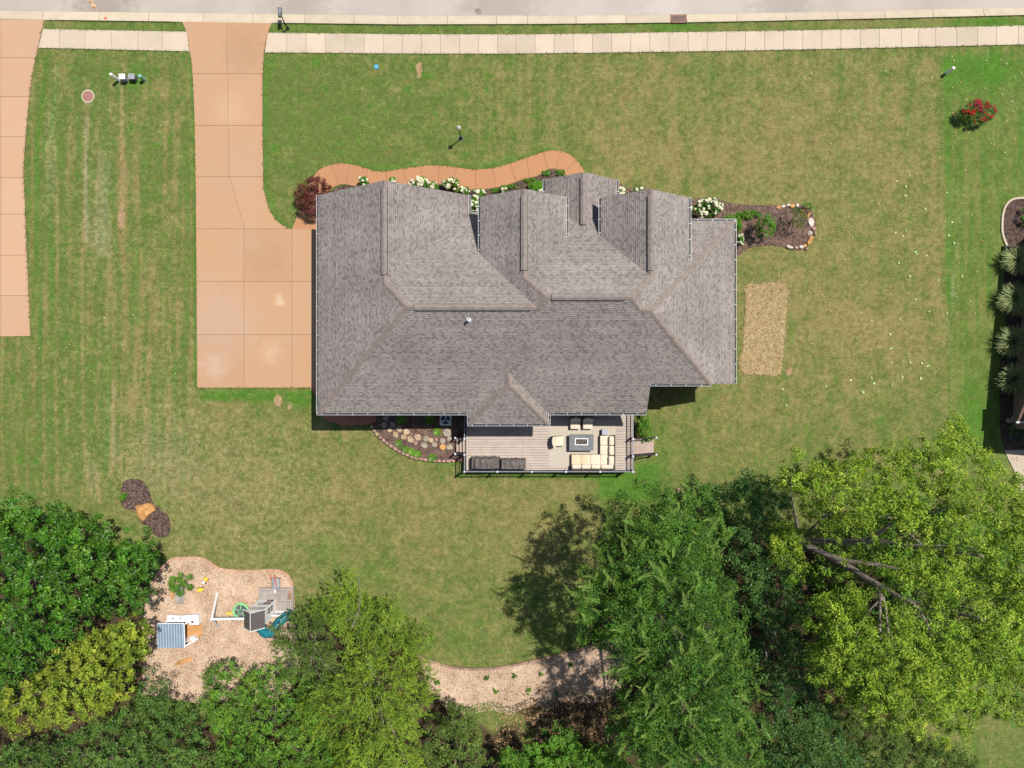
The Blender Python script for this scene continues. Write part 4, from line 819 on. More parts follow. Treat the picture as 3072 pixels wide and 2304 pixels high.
scatter_bits('wood_chips', 'loose wood chips in the bed below the lawn', PL([(x, y + (26 if y > 2040 else 0)) for x, y in low_px]), 10000, .04, .11, .045, M['chip_bits'], 18, .06)
M['timber'] = plain('weathered_timber', (0.33, 0.215, 0.15), 0.9, 0.2, 2, 25, rnd=0.12)
dl = arc(low_edge); t = 5.0
for L_ in (70, 58, 100, 106, 90, 66, 80):
    if t + L_ > dl[-1]: break
    pp = [P(float(np.interp(s, dl, [p[0] for p in low_edge])), float(np.interp(s, dl, [p[1] for p in low_edge]))) for s in np.linspace(t + .6, t + L_ - .6, 5)]
    mb = MB()
    for a_, b_ in zip(pp[:-1], pp[1:]): mb.beam((a_[0], a_[1], .08), (b_[0], b_[1], .08), .19, .2)
    mb.build('landscape_timber', M['timber'], low); t += L_

# ------------------------------------------------------------------ deck
DZ = 1.5
M['deckwood'] = plain('composite_decking', (0.465, 0.385, 0.325), 0.7, 0.06, 1.5, 30, rnd=0.04)
M['rail'] = plain('dark_railing', (0.05, 0.045, 0.045), 0.45, 0.1)
M['railtop'] = plain('railing_top', (0.24, 0.235, 0.27), 0.35, 0.08)
M['postcap'] = plain('pale_post_cap', (0.60, 0.62, 0.68), 0.3, 0.05)
dx0, dy0 = P2(1399, 1413, DZ); dx1, dyt = P2(1899, 1240, DZ); dyt = -1.66
deck = thing('deck', 'raised tan composite deck with black railing behind the house', 'deck', ((dx0 + dx1) / 2, (dy0 + dyt) / 2, 0))
seam = P2(1560, 1300, DZ)[0]
nb = 25; bw = (dyt - dy0 - .0) / nb
for i in range(nb):
    y = dy0 + i * bw
    for a, b in ((dx0 + .15, seam - .08), (seam + .08, dx1 - .15)):
        if i >= nb - 5 and a < 0 and False: continue
        mb = MB(); mb.box(a, b, y + .011, y + bw - .011, DZ - .035, DZ); mb.build('deck_board', M['deckwood'], deck)
for x0, x1 in ((dx0, dx0 + .14), (seam - .072, seam + .072), (dx1 - .14, dx1)):
    mb = MB(); mb.box(x0, x1, dy0, dyt, DZ - .035, DZ + .002); mb.build('border_board', M['deckwood'], deck)
mb = MB(); mb.box(dx0 + .02, dx1 - .02, dy0 + .02, dyt, DZ - .3, DZ - .06); mb.build('joist_frame', M['rail'], deck)
for x in np.linspace(dx0 + .2, dx1 - .2, 6):
    mb = MB(); mb.box(x - .08, x + .08, dy0 + .1, dy0 + .26, 0, DZ - .3); mb.build('support_post', M['rail'], deck)
RZ = DZ + .95
def rail(a, b, za=DZ, zb=DZ, top='railtop', nm='railing'):
    a = Vector((*a, za)); b = Vector((*b, zb)); d = b - a; L = Vector((d.x, d.y)).length; up = Vector((0, 0, 1)); mb = MB()
    n = max(2, int(L / .125))
    for i in range(n):
        p = a + d * ((i + .5) / n); mb.beam(p + up * .08, p + up * .9, .02)
    mb.beam(a + up * .08, b + up * .08, .04, .04)
    r = mb.build(nm, M['rail'], deck)
    mb = MB(); mb.beam(a + up * .93, b + up * .93, .075, .04); mb.build('top_rail', M[top], r)
def post(x, y, z0=DZ, h=1.0):
    mb = MB(); mb.box(x - .055, x + .055, y - .055, y + .055, z0 - .05, z0 + h); p = mb.build('post', M['rail'], deck)
    mb = MB(); mb.rbox(x - .075, x + .075, y - .075, y + .075, z0 + h + .001, z0 + h + .06, .02, 1); mb.build('post_cap', M['postcap'], p)
yb = P2(0, 1415, RZ)[1]; xl = P2(1393.5, 0, RZ)[0]; xr = P2(1899, 0, RZ)[0]
pxs = [xl] + [P2(x, 0, RZ)[0] for x in (1492, 1595, 1697.5, 1800)] + [xr]
for x in pxs: post(x, yb)
for a, b in zip(pxs[:-1], pxs[1:]): rail((a + .06, yb), (b - .06, yb))
y1, y2, ytop = P2(0, 1364, RZ)[1], P2(0, 1316, RZ)[1], -2.0
post(xl, y1); post(xl, y2); rail((xl, yb + .06), (xl, y1 - .06)); rail((xl, y2 + .06), (xl, ytop))
yr1, yr2 = P2(0, 1369, RZ)[1], P2(0, 1317, RZ)[1]
post(xr, yr1); post(xr, yr2); rail((xr, yb + .06), (xr, yr1 - .06)); rail((xr, yr2 + .06), (xr, ytop)); rail((xr, yr1 + .06), (xr, yr2 - .06), nm='gate')
# stairs: right side down to the lawn, left side down to the raised bed
M['tread'] = plain('stair_tread', (0.45, 0.345, 0.285), 0.7, 0.07, 1.5, 30, rnd=0.06)
for side, n_, xa, run, ya, yb_, zend in ((1, 7, dx1 + .02, .262, yr1, yr2, 0.0), (-1, 3, dx0 - .02, .27, y1, y2, .55)):
    ris = (DZ - zend) / (n_ + 1)
    for i in range(n_):
        z = DZ - ris * (i + 1)
        for j in range(2):
            x0 = xa + side * (i * run + j * run * .5); mb = MB(); mb.box(min(x0, x0 + side * (run * .5 - .01)), max(x0, x0 + side * (run * .5 - .01)), ya + .06, yb_ - .06, z - .035, z); mb.build('tread', M['tread'], deck)
        x0 = xa + side * i * run; mb = MB(); mb.box(min(x0, x0 + side * .015) , max(x0, x0 + side * .015), ya + .06, yb_ - .06, z, z + ris - .04); mb.build('riser', M['rail'], deck)
    for y in (ya, yb_):
        xe = xa + side * n_ * run; zb = DZ - ris * n_
        rail((xa + side * .05, y), (xe - side * .05, y), DZ - ris * .3, zb, top='rail'); post(xe, y, zb)
        mb = MB(); mb.beam((xa, y, DZ - .25), (xe, y, zb - .12), .05, .25); mb.build('stringer', M['rail'], deck)

# ------------------------------------------------------------------ deck furniture
M['cushion'] = plain('beige_cushion', (0.68, 0.585, 0.46), 0.9, 0.05, 3, 60, spec=0.1)
M['wicker'] = plain('dark_wicker', (0.10, 0.078, 0.062), 0.8, 0.2, 8, 60)
M['cover'] = plain('taupe_cover_cloth', (0.125, 0.108, 0.1), 0.6, 0.12, 3, 40)
M['slate'] = plain('slate_grey_top', (0.165, 0.17, 0.185), 0.55, 0.12, 3, 30)
def rug_mat():
    m, nt, bs = mat_new('woven_rug'); pos = world_pos(nt); w = N(nt, 'ShaderNodeTexVoronoi'); w.inputs['Scale'].default_value = 7; nt.links.new(pos, w.inputs['Vector'])
    f = noise_n(nt, 12, 4, .7, pos); c = mixc(nt, maprange(nt, w.outputs['Distance'], .1, .6), (.50, .44, .36), (.40, .36, .30)); c = mixc(nt, maprange(nt, f, .4, .65, 0, .6), c, (.54, .46, .36))
    nt.links.new(c, bs.inputs['Base Color']); bs.inputs['Roughness'].default_value = 1; return m
M['rug'] = rug_mat()
a, b = P(1647, 1400, DZ), P(1846, 1258, DZ); mb = MB(); mb.box(a[0], b[0], a[1], b[1], DZ + .003, DZ + .014); o = mb.build('rug', M['rug']); tag(o, 'pale patterned outdoor rug under the seating on the deck', 'rug')
def armchair(label, px, py, rot):
    c = P(px, py, DZ + .45); t = thing('armchair', label, 'armchair', (c[0], c[1], DZ + .015), rot, 'cushioned armchairs round the fire table')
    mb = MB(); mb.rbox(-.40, .40, -.40, .38, .10, .30, .02); mb.build('base_frame', M['wicker'], t, local=True)
    for s in (-1, 1):
        for y in (-.36, .34): mb = MB(); mb.box(s * .36 - .03, s * .36 + .03, y - .03, y + .03, 0, .10); mb.build('leg', M['wicker'], t, local=True)
    mb = MB(); mb.rbox(-.37, .37, -.44, .2, .301, .45, .05, 3, puff=.03); mb.build('seat_cushion', M['cushion'], t, True, local=True)
    mb = MB(); mb.rbox(-.41, .41, .36, .44, .12, .82, .03); mb.build('back_frame', M['wicker'], t, local=True)
    # rounded back cushion
    mb = MB(); vs = []; n = 12
    for k, (sy, z) in enumerate(((.2, .38), (.14, .62), (.2, .84), (.26, .92), (.36, .9))):
        for j in range(n + 1):
            u = -1 + 2 * j / n; bow = .10 * (1 - abs(u) ** 2.2); vs.append((u * .395, sy + (bow if k >= 2 else bow * .3), z - .03 * u * u))
    vs += [(-.395 + 2 * .395 * j / n, .355 + .10 * (1 - abs(-1 + 2 * j / n) ** 2.2), .4) for j in range(n + 1)]
    fs = [(k * (n + 1) + j, k * (n + 1) + j + 1, (k + 1) * (n + 1) + j + 1, (k + 1) * (n + 1) + j) for k in range(5) for j in range(n)]
    mb.add(vs, fs); mb.build('back_cushion', M['cushion'], t, True, local=True)
    return t
armchair('left beige armchair of the pair against the house wall', 1725.5, 1270, 0.0)
armchair('right beige armchair of the pair against the house wall', 1763.5, 1270, 0.0)
armchair('beige armchair standing alone left of the fire table', 1673, 1324, R(93))
# fire table
a = P(1708, 1352, DZ + .6); b = P(1781, 1303, DZ + .6); ft = thing('fire_table', 'slate grey fire pit table with a white rimmed burner', 'fire table', ((a[0] + b[0]) / 2, (a[1] + b[1]) / 2, DZ + .015))
mb = MB(); mb.box(a[0] + .12, b[0] - .12, a[1] + .1, b[1] - .1, DZ + .015, DZ + .53); mb.build('base', M['wicker'], ft)
ia = P(1725, 1335.5, DZ + .6); ib = P(1764, 1315, DZ + .6)
for x0, x1, y0, y1_ in ((a[0], b[0], a[1], ia[1]), (a[0], b[0], ib[1], b[1]), (a[0], ia[0], ia[1], ib[1]), (ib[0], b[0], ia[1], ib[1])):
    mb = MB(); mb.box(x0 + .002, x1 - .002, y0 + .002, y1_ - .002, DZ + .53, DZ + .59); mb.build('table_top', M['slate'], ft)
mb = MB(); e = .055
for x0, x1, y0, y1_ in ((ia[0], ib[0], ia[1], ia[1] + e), (ia[0], ib[0], ib[1] - e, ib[1]), (ia[0], ia[0] + e, ia[1] + e, ib[1] - e), (ib[0] - e, ib[0], ia[1] + e, ib[1] - e)): mb.box(x0, x1, y0, y1_, DZ + .5, DZ + .605)
bn = mb.build('burner_rim', M['white'], ft)
mb = MB(); mb.box(ia[0] + e, ib[0] - e, ia[1] + e, ib[1] - e, DZ + .48, DZ + .54); mb.build('burner_pan', M['black'], bn)
mb = MB(); rl = random.Random(4)
for _ in range(110): mb.stone(rl.uniform(ia[0] + .1, ib[0] - .1), rl.uniform(ia[1] + .09, ib[1] - .09), DZ + .55, rl.uniform(.02, .045), rl.uniform(.02, .04), .03, rl, 5, rl.uniform(0, 3))
M['lava'] = plain('lava_rock', (0.22, 0.17, 0.14), 0.9, 0.4, 10, 30, dark=(.04, .03, .03)); o = mb.build('lava_rocks', M['lava'], ft); o['kind'] = 'stuff'
# side table
a = P(1806, 1305, DZ + .5); b = P(1824, 1287, DZ + .5); stb = thing('side_table', 'small blue grey cube side table at the end of the sofa', 'side table', ((a[0] + b[0]) / 2, (a[1] + b[1]) / 2, DZ + .015))
M['bluegrey'] = plain('blue_grey_top', (0.36, 0.38, 0.43), 0.4, 0.05)
mb = MB(); mb.box(a[0] + .03, b[0] - .03, a[1] + .03, b[1] - .03, DZ + .015, DZ + .46); mb.build('base', M['wicker'], stb)
mb = MB(); mb.rbox(a[0], b[0], a[1], b[1], DZ + .46, DZ + .5, .012, 1); mb.build('table_top', M['bluegrey'], stb)
# sectional sofa
so = P(1800, 1380, DZ); sofa = thing('sectional_sofa', 'L shaped beige sectional sofa in the deck corner by the railing', 'sofa', (so[0], so[1], DZ + .015))
sz = DZ + .5
def SX(x): return P2(x, 0, sz)[0]
def SY(y): return P2(0, y, sz)[1]
mb = MB(); mb.box(SX(1714), SX(1843.5), SY(1408), SY(1364), DZ + .05, DZ + .28); mb.box(SX(1800), SX(1843.5), SY(1363.9), SY(1307), DZ + .05, DZ + .28); mb.build('base_frame', M['wicker'], sofa)
mb = MB(); mb.box(SX(1714), SX(1845), SY(1410), SY(1405.5), DZ + .06, DZ + .7); mb.box(SX(1841.5), SX(1845), SY(1405.4), SY(1306), DZ + .06, DZ + .7); mb.build('back_frame', M['wicker'], sofa)
for x in (1716, 1757, 1800, 1841):
    mb = MB(); mb.box(SX(x) - .03, SX(x) + .03, SY(1405), SY(1403), DZ + .015, DZ + .05); mb.build('leg', M['wicker'], sofa)
M['cushion_shaded'] = plain('shade_tan_cushion', (0.58, 0.42, 0.27), 0.9, 0.1, 1.2, 60, dark=(.66, .54, .4), spec=.1)  # beige cushion in shade: the tan of the shadow is in its colour
for i, (x0, x1) in enumerate(((1714.5, 1743), (1743.3, 1772), (1772.3, 1801))):
    mb = MB(); mb.rbox(SX(x0), SX(x1), SY(1397), SY(1364), DZ + .281, DZ + .44, .045, 3, puff=.03); o = mb.build('seat_cushion', M['cushion_shaded' if i < 2 else 'cushion'], sofa, True)
    if i < 2: o['label'] = 'seat cushion coloured tan for shade'
    mb = MB(); mb.rbox(SX(x0) + .01, SX(x1) - .01, SY(1405.5), SY(1392.5), DZ + .40, DZ + .78, .09, 3); mb.build('back_cushion', M['cushion'], sofa, True)
mb = MB(); mb.rbox(SX(1801.3), SX(1830), SY(1397), SY(1365.5), DZ + .281, DZ + .44, .045, 3, puff=.03); mb.build('seat_cushion', M['cushion'], sofa, True)
mb = MB(); mb.rbox(SX(1802), SX(1839), SY(1405.5), SY(1393.5), DZ + .40, DZ + .78, .09, 3); mb.build('back_cushion', M['cushion'], sofa, True)
mb = MB(); mb.rbox(SX(1825), SX(1841), SY(1396), SY(1367), DZ + .40, DZ + .785, .09, 3); mb.build('back_cushion', M['cushion'], sofa, True)
for y0, y1_ in ((1365, 1336.5), (1336, 1307.5)):
    mb = MB(); mb.rbox(SX(1800.5), SX(1829), SY(y0), SY(y1_), DZ + .281, DZ + .44, .045, 3, puff=.03); mb.build('seat_cushion', M['cushion'], sofa, True)
    mb = MB(); mb.rbox(SX(1826), SX(1841), SY(y0) + .01, SY(y1_) - .01, DZ + .40, DZ + .78, .09, 3); mb.build('back_cushion', M['cushion'], sofa, True)
# covered grill and covered cabinet
def draped(name, label, x0, x1, y0, y1_, h, prof, seed):
    ax, ay = P2(x0, y1_, DZ + h); bx_, by = P2(x1, y0, DZ + h); nx, ny = 44, 18; vs = []; r = random.Random(seed)
    for j in range(ny + 1):
        for i in range(nx + 1):
            u, v = i / nx, j / ny; e = min(u, 1 - u) * (bx_ - ax), min(v, 1 - v) * (by - ay)
            m_ = min(e); zt = h * prof(u, v); edge = min(1, m_ / .07); z = DZ + .05 + (zt - .05) * (edge ** .45)
            fold = .10 * noise.noise(Vector((u * 9 + seed, v * 2.5, z * .7))) + .05 * noise.noise(Vector((u * 19, v * 8, seed)))
            x = ax + (bx_ - ax) * u + .03 * noise.noise(Vector((u * 8, v * 8, seed))); y = ay + (by - ay) * v + .055 * noise.noise(Vector((u * 7, v * 3, seed + 5))) * (1 if v > .5 else .3)
            vs.append((x, y, z + fold * edge))
    fs = [(j * (nx + 1) + i, j * (nx + 1) + i + 1, (j + 1) * (nx + 1) + i + 1, (j + 1) * (nx + 1) + i) for j in range(ny) for i in range(nx)]
    t = thing(name, label, 'covered grill' if 'grill' in name else 'covered bench', ((ax + bx_) / 2, (ay + by) / 2, DZ))
    mb = MB(); mb.add(vs, fs); mb.build('cloth_cover', M['cover'], t, True)
    mb = MB()
    for x in (ax + .12, bx_ - .12):
        for y in (ay + .1, by - .1): mb.cyl(x, y, DZ, DZ + .1, .03, 8)
    mb.build('feet', M['black'], t)
draped('covered_grill', 'barbecue grill under a wrinkled taupe cover at the deck corner', 1411, 1499, 1373, 1411, 1.15, lambda u, v: (.72 if u < .14 or u > .84 else 1.0 - .1 * abs(u - .5)) - .12 * max(0, .5 - v), 3)
draped('covered_bench', 'long box under a smooth taupe cover beside the covered grill', 1501, 1578, 1377, 1411, .85, lambda u, v: 1.0 if u > .18 else .93, 8)
# condenser
c = P(1339, 1258, .6); ac = thing('air_conditioner', 'white air conditioner condenser unit with round fan grille', 'air conditioner', (c[0], c[1], .45))
mb = MB(); mb.box(c[0] - .55, c[0] + .55, c[1] - .55, c[1] + .55, .3, .5); mb.build('pad', M['kerb'], ac)
M['acpaint'] = plain('grey_white_metal', (0.66, 0.67, 0.67), 0.4, 0.06)
mb = MB(); mb.rbox(c[0] - .45, c[0] + .45, c[1] - .45, c[1] + .45, .501, 1.2, .08, 3); mb.build('case', M['acpaint'], ac)
mb = MB(); mb.cyl(c[0], c[1], 1.201, 1.215, .36, 28); mb.build('fan_well', M['black'], ac)
M['acdark'] = plain('fan_blade_grey', (0.22, 0.23, 0.24), 0.5, 0.06)
for k in range(3):
    t = R(90 + 120 * k); mb = MB(); pts = [(c[0] + r * math.cos(t + s), c[1] + r * math.sin(t + s), 1.219) for r, s in ((.07, -.6), (.33, -.3), (.34, .0), (.33, .3), (.07, .6))]; mb.add(pts + [(x, y, 1.223) for x, y, z in pts], [tuple(range(5, 10))] + [(i, (i + 1) % 5, 5 + (i + 1) % 5, 5 + i) for i in range(5)]); mb.build('fan_blade', M['acpaint'], ac)
mb = MB(); mb.cyl(c[0], c[1], 1.216, 1.24, .1, 16); mb.build('fan_hub', M['acdark'], ac)

# ------------------------------------------------------------------ things on the lawns and by the street
M['boxgrey'] = plain('grey_utility_paint', (0.32, 0.33, 0.34), 0.5, 0.08); M['boxdark'] = plain('dark_grey_paint', (0.10, 0.105, 0.11), 0.5, 0.1)
# mailbox
b = P(864, 86); mbx = thing('mailbox', 'black kerbside mailbox on a post beside the driveway', 'mailbox', (b[0], b[1], 0))
mb = MB(); mb.cyl(b[0], b[1], 0, 1.1, .06, 10); mb.lathe(b[0], b[1], [(.14, 0), (.14, .06), (.08, .12), (.06, .14)], 12); mb.build('post', M['black'], mbx)
mb = MB(); mb.beam((b[0], b[1] + .05, 1.05), (b[0] - .22, b[1] + .62, 1.05), .07, .06); mb.build('arm', M['black'], mbx)
M['mailgrey'] = plain('dark_grey_mailbox', (0.20, 0.215, 0.235), 0.35, 0.08)
mx_, my_ = b[0] - .24, b[1] + .62; mb = MB(); vs = []
for y in (my_ - .32, my_ + .32):
    vs += [(mx_ - .14, y, 1.09), (mx_ + .14, y, 1.09)] + [(mx_ + .14 * math.cos(t), y, 1.24 + .14 * math.sin(t)) for t in np.linspace(0, math.pi, 9)]
n = 11; mb.add(vs, [tuple(range(n - 1, -1, -1)), tuple(range(n, 2 * n))] + [(i, (i + 1) % n, n + (i + 1) % n, n + i) for i in range(n)]); mb.build('box', M['mailgrey'], mbx, True)
mb = MB(); mb.box(mx_ - .15, mx_ + .15, my_ + .321, my_ + .335, 1.09, 1.37); mb.build('door', M['black'], mbx); mb = MB(); mb.box(mx_ + .142, mx_ + .155, my_ - .1, my_ + .05, 1.25, 1.45); mb.build('flag', M['rust'], mbx)
# lamp post
b = P(1383, 416); lp = thing('lamp_post', 'black lamp post with a pale glass lantern on the front lawn', 'lamp post', (b[0], b[1], 0))
M['lantern'] = plain('milky_lantern_glass', (0.72, 0.66, 0.5), 0.3, 0.05)
mb = MB(); mb.lathe(b[0], b[1], [(.17, 0), (.17, .05), (.09, .12), (.06, .3), (.045, .35), (.045, 2.05), (.07, 2.08), (.12, 2.14)], 14); mb.build('post', M['black'], lp)
mb = MB(); mb.lathe(b[0], b[1], [(.1, 2.14), (.16, 2.2), (.17, 2.38), (.11, 2.52), (.001, 2.56)], 12); mb.build('lantern', M['lantern'], lp)
mb = MB(); mb.lathe(b[0], b[1], [(.13, 2.52), (.05, 2.6), (.02, 2.66), (.001, 2.68)], 12); mb.build('finial', M['galv'], lp)
mb = MB(); mb.lathe(b[0], b[1], [(.22, 0.0), (.22, .04), (.16, .045)], 14); mb.build('footing', M['boxdark'], lp)
# utility pedestals
def upost(name, label, px, py, h, r, mat, cat):
    b = P(px, py); t = thing(name, label, cat, (b[0], b[1], 0)); mb = MB(); mb.lathe(b[0], b[1], [(r, 0), (r, h - .04)], 14); mb.build('tube', mat, t)
    mb = MB(); mb.lathe(b[0], b[1], [(r * 1.08, h - .04), (r * 1.08, h), (r * .8, h + .06), (.001, h + .08)], 14); mb.build('cap', mat, t); return t
M['greenplastic'] = plain('pale_green_plastic', (0.22, 0.44, 0.34), 0.45, 0.06)
upost('marker_post', 'white cable marker post left of the utility boxes', 357, 242, 1.15, .11, M['white'], 'marker post')
upost('utility_pedestal', 'pale green round utility pedestal beside the grey box', 434, 240, .75, .14, M['greenplastic'], 'utility pedestal')
upost('marker_post', 'lone white marker post on the far right lawn', 2838, 220, .95, .12, M['white'], 'marker post')
def ubox(label, px, py, w, d, h, m1, m2):
    b = P(px, py); t = thing('utility_box', label, 'utility box', (b[0], b[1], 0)); mb = MB(); mb.rbox(b[0] - w / 2, b[0] + w / 2, b[1] - d / 2, b[1] + d / 2, 0, h, .03, 1); mb.build('case', m1, t)
    mb = MB(); mb.rbox(b[0] - w / 2 - .03, b[0] + w / 2 + .03, b[1] - d / 2 - .03, b[1] + d / 2 + .03, h, h + .08, .02, 1); mb.build('lid', m2, t)
ubox('white topped utility box next to the white marker post', 379, 240, .42, .36, .6, M['boxgrey'], M['white']); ubox('dark grey utility box between the white box and green pedestal', 405, 238, .44, .38, .5, M['boxdark'], M['boxgrey'])
# manhole lid, blue lid
M['lidred'] = plain('reddish_iron_lid', (0.33, 0.16, 0.13), 0.85, 0.12, 5, 30)
b = P(264, 289); mh = thing('manhole_cover', 'round reddish iron manhole lid in the left lawn', 'manhole', (b[0], b[1], 0)); mb = MB(); mb.lathe(b[0], b[1], [(.52, -.05), (.52, .02), (.42, .025)], 24); mb.build('ring', M['kerb'], mh); mb = MB(); mb.cyl(b[0], b[1], -.02, .03, .41, 24); mb.build('lid', M['lidred'], mh)
M['bluelid'] = plain('blue_plastic', (0.10, 0.36, 0.66), 0.5, 0.08)
b = P(1129, 201); vl = thing('valve_lid', 'small blue plastic lid in the front lawn', 'lid', (b[0], b[1], 0)); mb = MB(); mb.lathe(b[0], b[1], [(.19, 0), (.18, .06), (.13, .08), (.001, .085)], 12); mb.build('lid', M['bluelid'], vl)
b = P(1937, 1447); mb = MB(); mb.rbox(b[0] - .22, b[0] + .22, b[1] - .1, b[1] + .1, 0, .08, .015, 1); o = mb.build('paver', M['lidred']); tag(o, 'loose red paver lying on the grass below the deck stairs', 'paver')
rp = random.Random(9); rk = thing('rock_pile', 'small pile of reddish rocks at the edge of the dark trees', 'rock pile', P(2046, 1467))
for i in range(6): b = P(2046 + rp.uniform(-12, 12), 1467 + rp.uniform(-14, 14)); mb = MB(); mb.stone(b[0], b[1], 0, rp.uniform(.15, .26), rp.uniform(.12, .2), rp.uniform(.12, .3), rp, 7, rp.uniform(0, 3)); mb.build('rock', M['stone_pink'], rk)
# street paint marks
M['orangepaint'] = plain('orange_marking_paint', (0.56, 0.36, 0.20), 0.8, 0.3, 5, 20); M['redpaint'] = plain('red_marking_paint', (0.72, 0.12, 0.06), 0.8, 0.2, 5, 20); M['stain'] = plain('oil_stain', (0.27, 0.215, 0.19), 0.8, 0.15)
def mark(label, px, py, rx, ry, rot, mat, z, cat='paint mark'):
    b = P(px, py); mb = MB(); n = 18; r = random.Random(int(px)); pts = []
    for j in range(n): t = 2 * math.pi * j / n; k = r.uniform(.8, 1.15); x = rx * k * math.cos(t); y = ry * k * math.sin(t); pts.append((b[0] + x * math.cos(rot) - y * math.sin(rot), b[1] + x * math.sin(rot) + y * math.cos(rot)))
    mb.prism(pts, z - .003, z); o = mb.build('paint_mark' if cat != 'stain' else 'stain', mat); tag(o, label, cat)
mark('faded orange paint streak on the street', 276, 10, .75, .16, R(-55), M['orangepaint'], .011); mark('small red paint dot on the kerb', 319, 57, .12, .1, 0, M['redpaint'], .126); mark('brown oval stain on the street surface', 1435, 34, .32, .24, R(-40), M['stain'], .011, 'stain')
# ------------------------------------------------------------------ play area things
M['greyboard'] = plain('weathered_grey_board', (0.36, 0.32, 0.29), 0.85, 0.12, 2, 30, rnd=0.1)
M['orangeboard'] = plain('orange_cedar', (0.52, 0.26, 0.10), 0.8, 0.15, 2, 30)
M['brownroof'] = plain('dark_taupe_roof', (0.115, 0.10, 0.095), 0.6, 0.08, 2, 30)
M['blueroof'] = plain('blue_grey_roof_panel', (0.18, 0.255, 0.335), 0.5, 0.06, 2, 30)
M['bluepale'] = plain('pale_blue_roof_panel', (0.36, 0.43, 0.50), 0.5, 0.06, 2, 30)
M['teal'] = plain('teal_plastic', (0.02, 0.19, 0.23), 0.35, 0.12, 2, 30)
M['lime'] = plain('lime_green_plastic', (0.22, 0.60, 0.24), 0.45, 0.06)
M['yellow'] = plain('yellow_plastic', (0.75, 0.56, 0.06), 0.45, 0.1); M['redp'] = plain('red_plastic', (0.62, 0.08, 0.05), 0.5, 0.1)
M['brownwin'] = plain('brown_door', (0.13, 0.055, 0.045), 0.5, 0.1)
tw = thing('play_tower', 'white playhouse tower with dark gabled roof in the play area', 'playhouse', (-19.25, -17.55, 0))
x0, x1, y0, y1 = -19.95, -18.6, -18.1, -17.0
mb = MB(); mb.box(x0, x1, y0, y1, 0, 2.85); body = mb.build('wall', M['white'], tw)
mb = MB(); pr = [(x0, 2.85), (x1, 2.85), ((x0 + x1) / 2, 3.55)]; mb.add([(x, y0, z) for x, z in pr] + [(x, y1, z) for x, z in pr], [(0, 1, 2), (5, 4, 3), (0, 3, 4, 1), (1, 4, 5, 2), (2, 5, 3, 0)]); mb.build('gable_wall', M['white'], tw)
xm = (x0 + x1) / 2
for s in (-1, 1):
    for i in range(9):
        ya, yb2 = -18.22 + i * .148, -18.22 + (i + 1) * .148 - .012
        e = .775; mb = MB(); za, zb = 3.72, 2.9; t_ = .03
        mb.add([(xm, ya, za), (xm + s * e, ya, zb), (xm + s * e, yb2, zb), (xm, yb2, za), (xm, ya, za + t_), (xm + s * e, ya, zb + t_), (xm + s * e, yb2, zb + t_), (xm, yb2, za + t_)], [(3, 2, 1, 0), (4, 5, 6, 7), (0, 1, 5, 4), (1, 2, 6, 5), (2, 3, 7, 6), (3, 0, 4, 7)]); mb.build('roof_board', M['brownroof'], tw)
mb = MB()
for y in (-18.24, -16.87): mb.beam((xm, y, 3.74), (xm + .8, y, 2.9), .04, .08); mb.beam((xm, y, 3.74), (xm - .8, y, 2.9), .04, .08)
mb.beam((xm, -18.22, 3.77), (xm, -16.89, 3.77), .03, .03); mb.build('roof_trim', M['white'], tw)
def pwin(xa, xb, za, zb, mat='glass_dark', n=2):
    mb = MB(); mb.box(xa, xb, y1 + .004, y1 + .018, za, zb); w = mb.build('window', M[mat], tw); mb = MB()
    for i in range(1, n): x = xa + (xb - xa) * i / n; mb.box(x - .012, x + .012, y1 + .018, y1 + .03, za, zb)
    mb.box(xa, xb, y1 + .018, y1 + .028, (za + zb) / 2 - .012, (za + zb) / 2 + .012); mb.build('muntin', M['white'], w)
pwin(-19.8, -19.4, 2.0, 2.5, n=3); pwin(-19.3, -18.75, 2.0, 2.5, n=3); pwin(-19.6, -19.2, .9, 1.35); pwin(-19.2, -18.72, .15, 1.35, 'brownwin')
mb = MB(); mb.box(x1 + .004, x1 + .018, -17.55, -17.15, .9, 2.0); w = mb.build('window', M['glass_dark'], tw); mb = MB(); mb.box(x1 + .018, x1 + .03, -17.36, -17.34, .9, 2.0); mb.box(x1 + .018, x1 + .028, -17.55, -17.15, 1.44, 1.46); mb.build('muntin', M['white'], w)
# ladder rail on the east side
for i in range(5): mb = MB(); mb.box(-18.5 + i * .13, -18.44 + i * .13, -17.92, -17.86, .15, 1.15); mb.build('picket', M['white'], tw)
for z_ in (.3, 1.15): mb = MB(); mb.box(-18.55, -17.9, -17.94, -17.84, z_, z_ + .07); mb.build('ladder_rail', M['white'], tw)
# swing beam with A-frame, part of the same set
be = P(632, 1857, 2.2); bs_ = (x0 + .02, -17.55, 2.25)
mb = MB(); mb.beam(be, (bs_[0], be[1] + .05, 2.2), .13, .16); mb.build('swing_beam', M['white'], tw)
f1 = P(652, 1778); f2 = P(655, 1884)
for f_ in (f1, f2): mb = MB(); mb.beam((be[0] + .08, be[1], 2.15), f_, .12, .12); mb.build('swing_leg', M['white'], tw)
mb = MB()
for px in (668, 664): pass
for dx in (.55, 1.0): mb.beam((be[0] + dx, be[1], 2.1), (be[0] + dx + .05, be[1] - .1, .55), .02, .02)
mb.build('chain', M['galv'], tw)
mb = MB(); mb.rbox(be[0] + .48, be[0] + 1.1, be[1] - .25, be[1] - .02, .5, .56, .02, 1); mb.build('swing_seat', M['yellow'], tw)
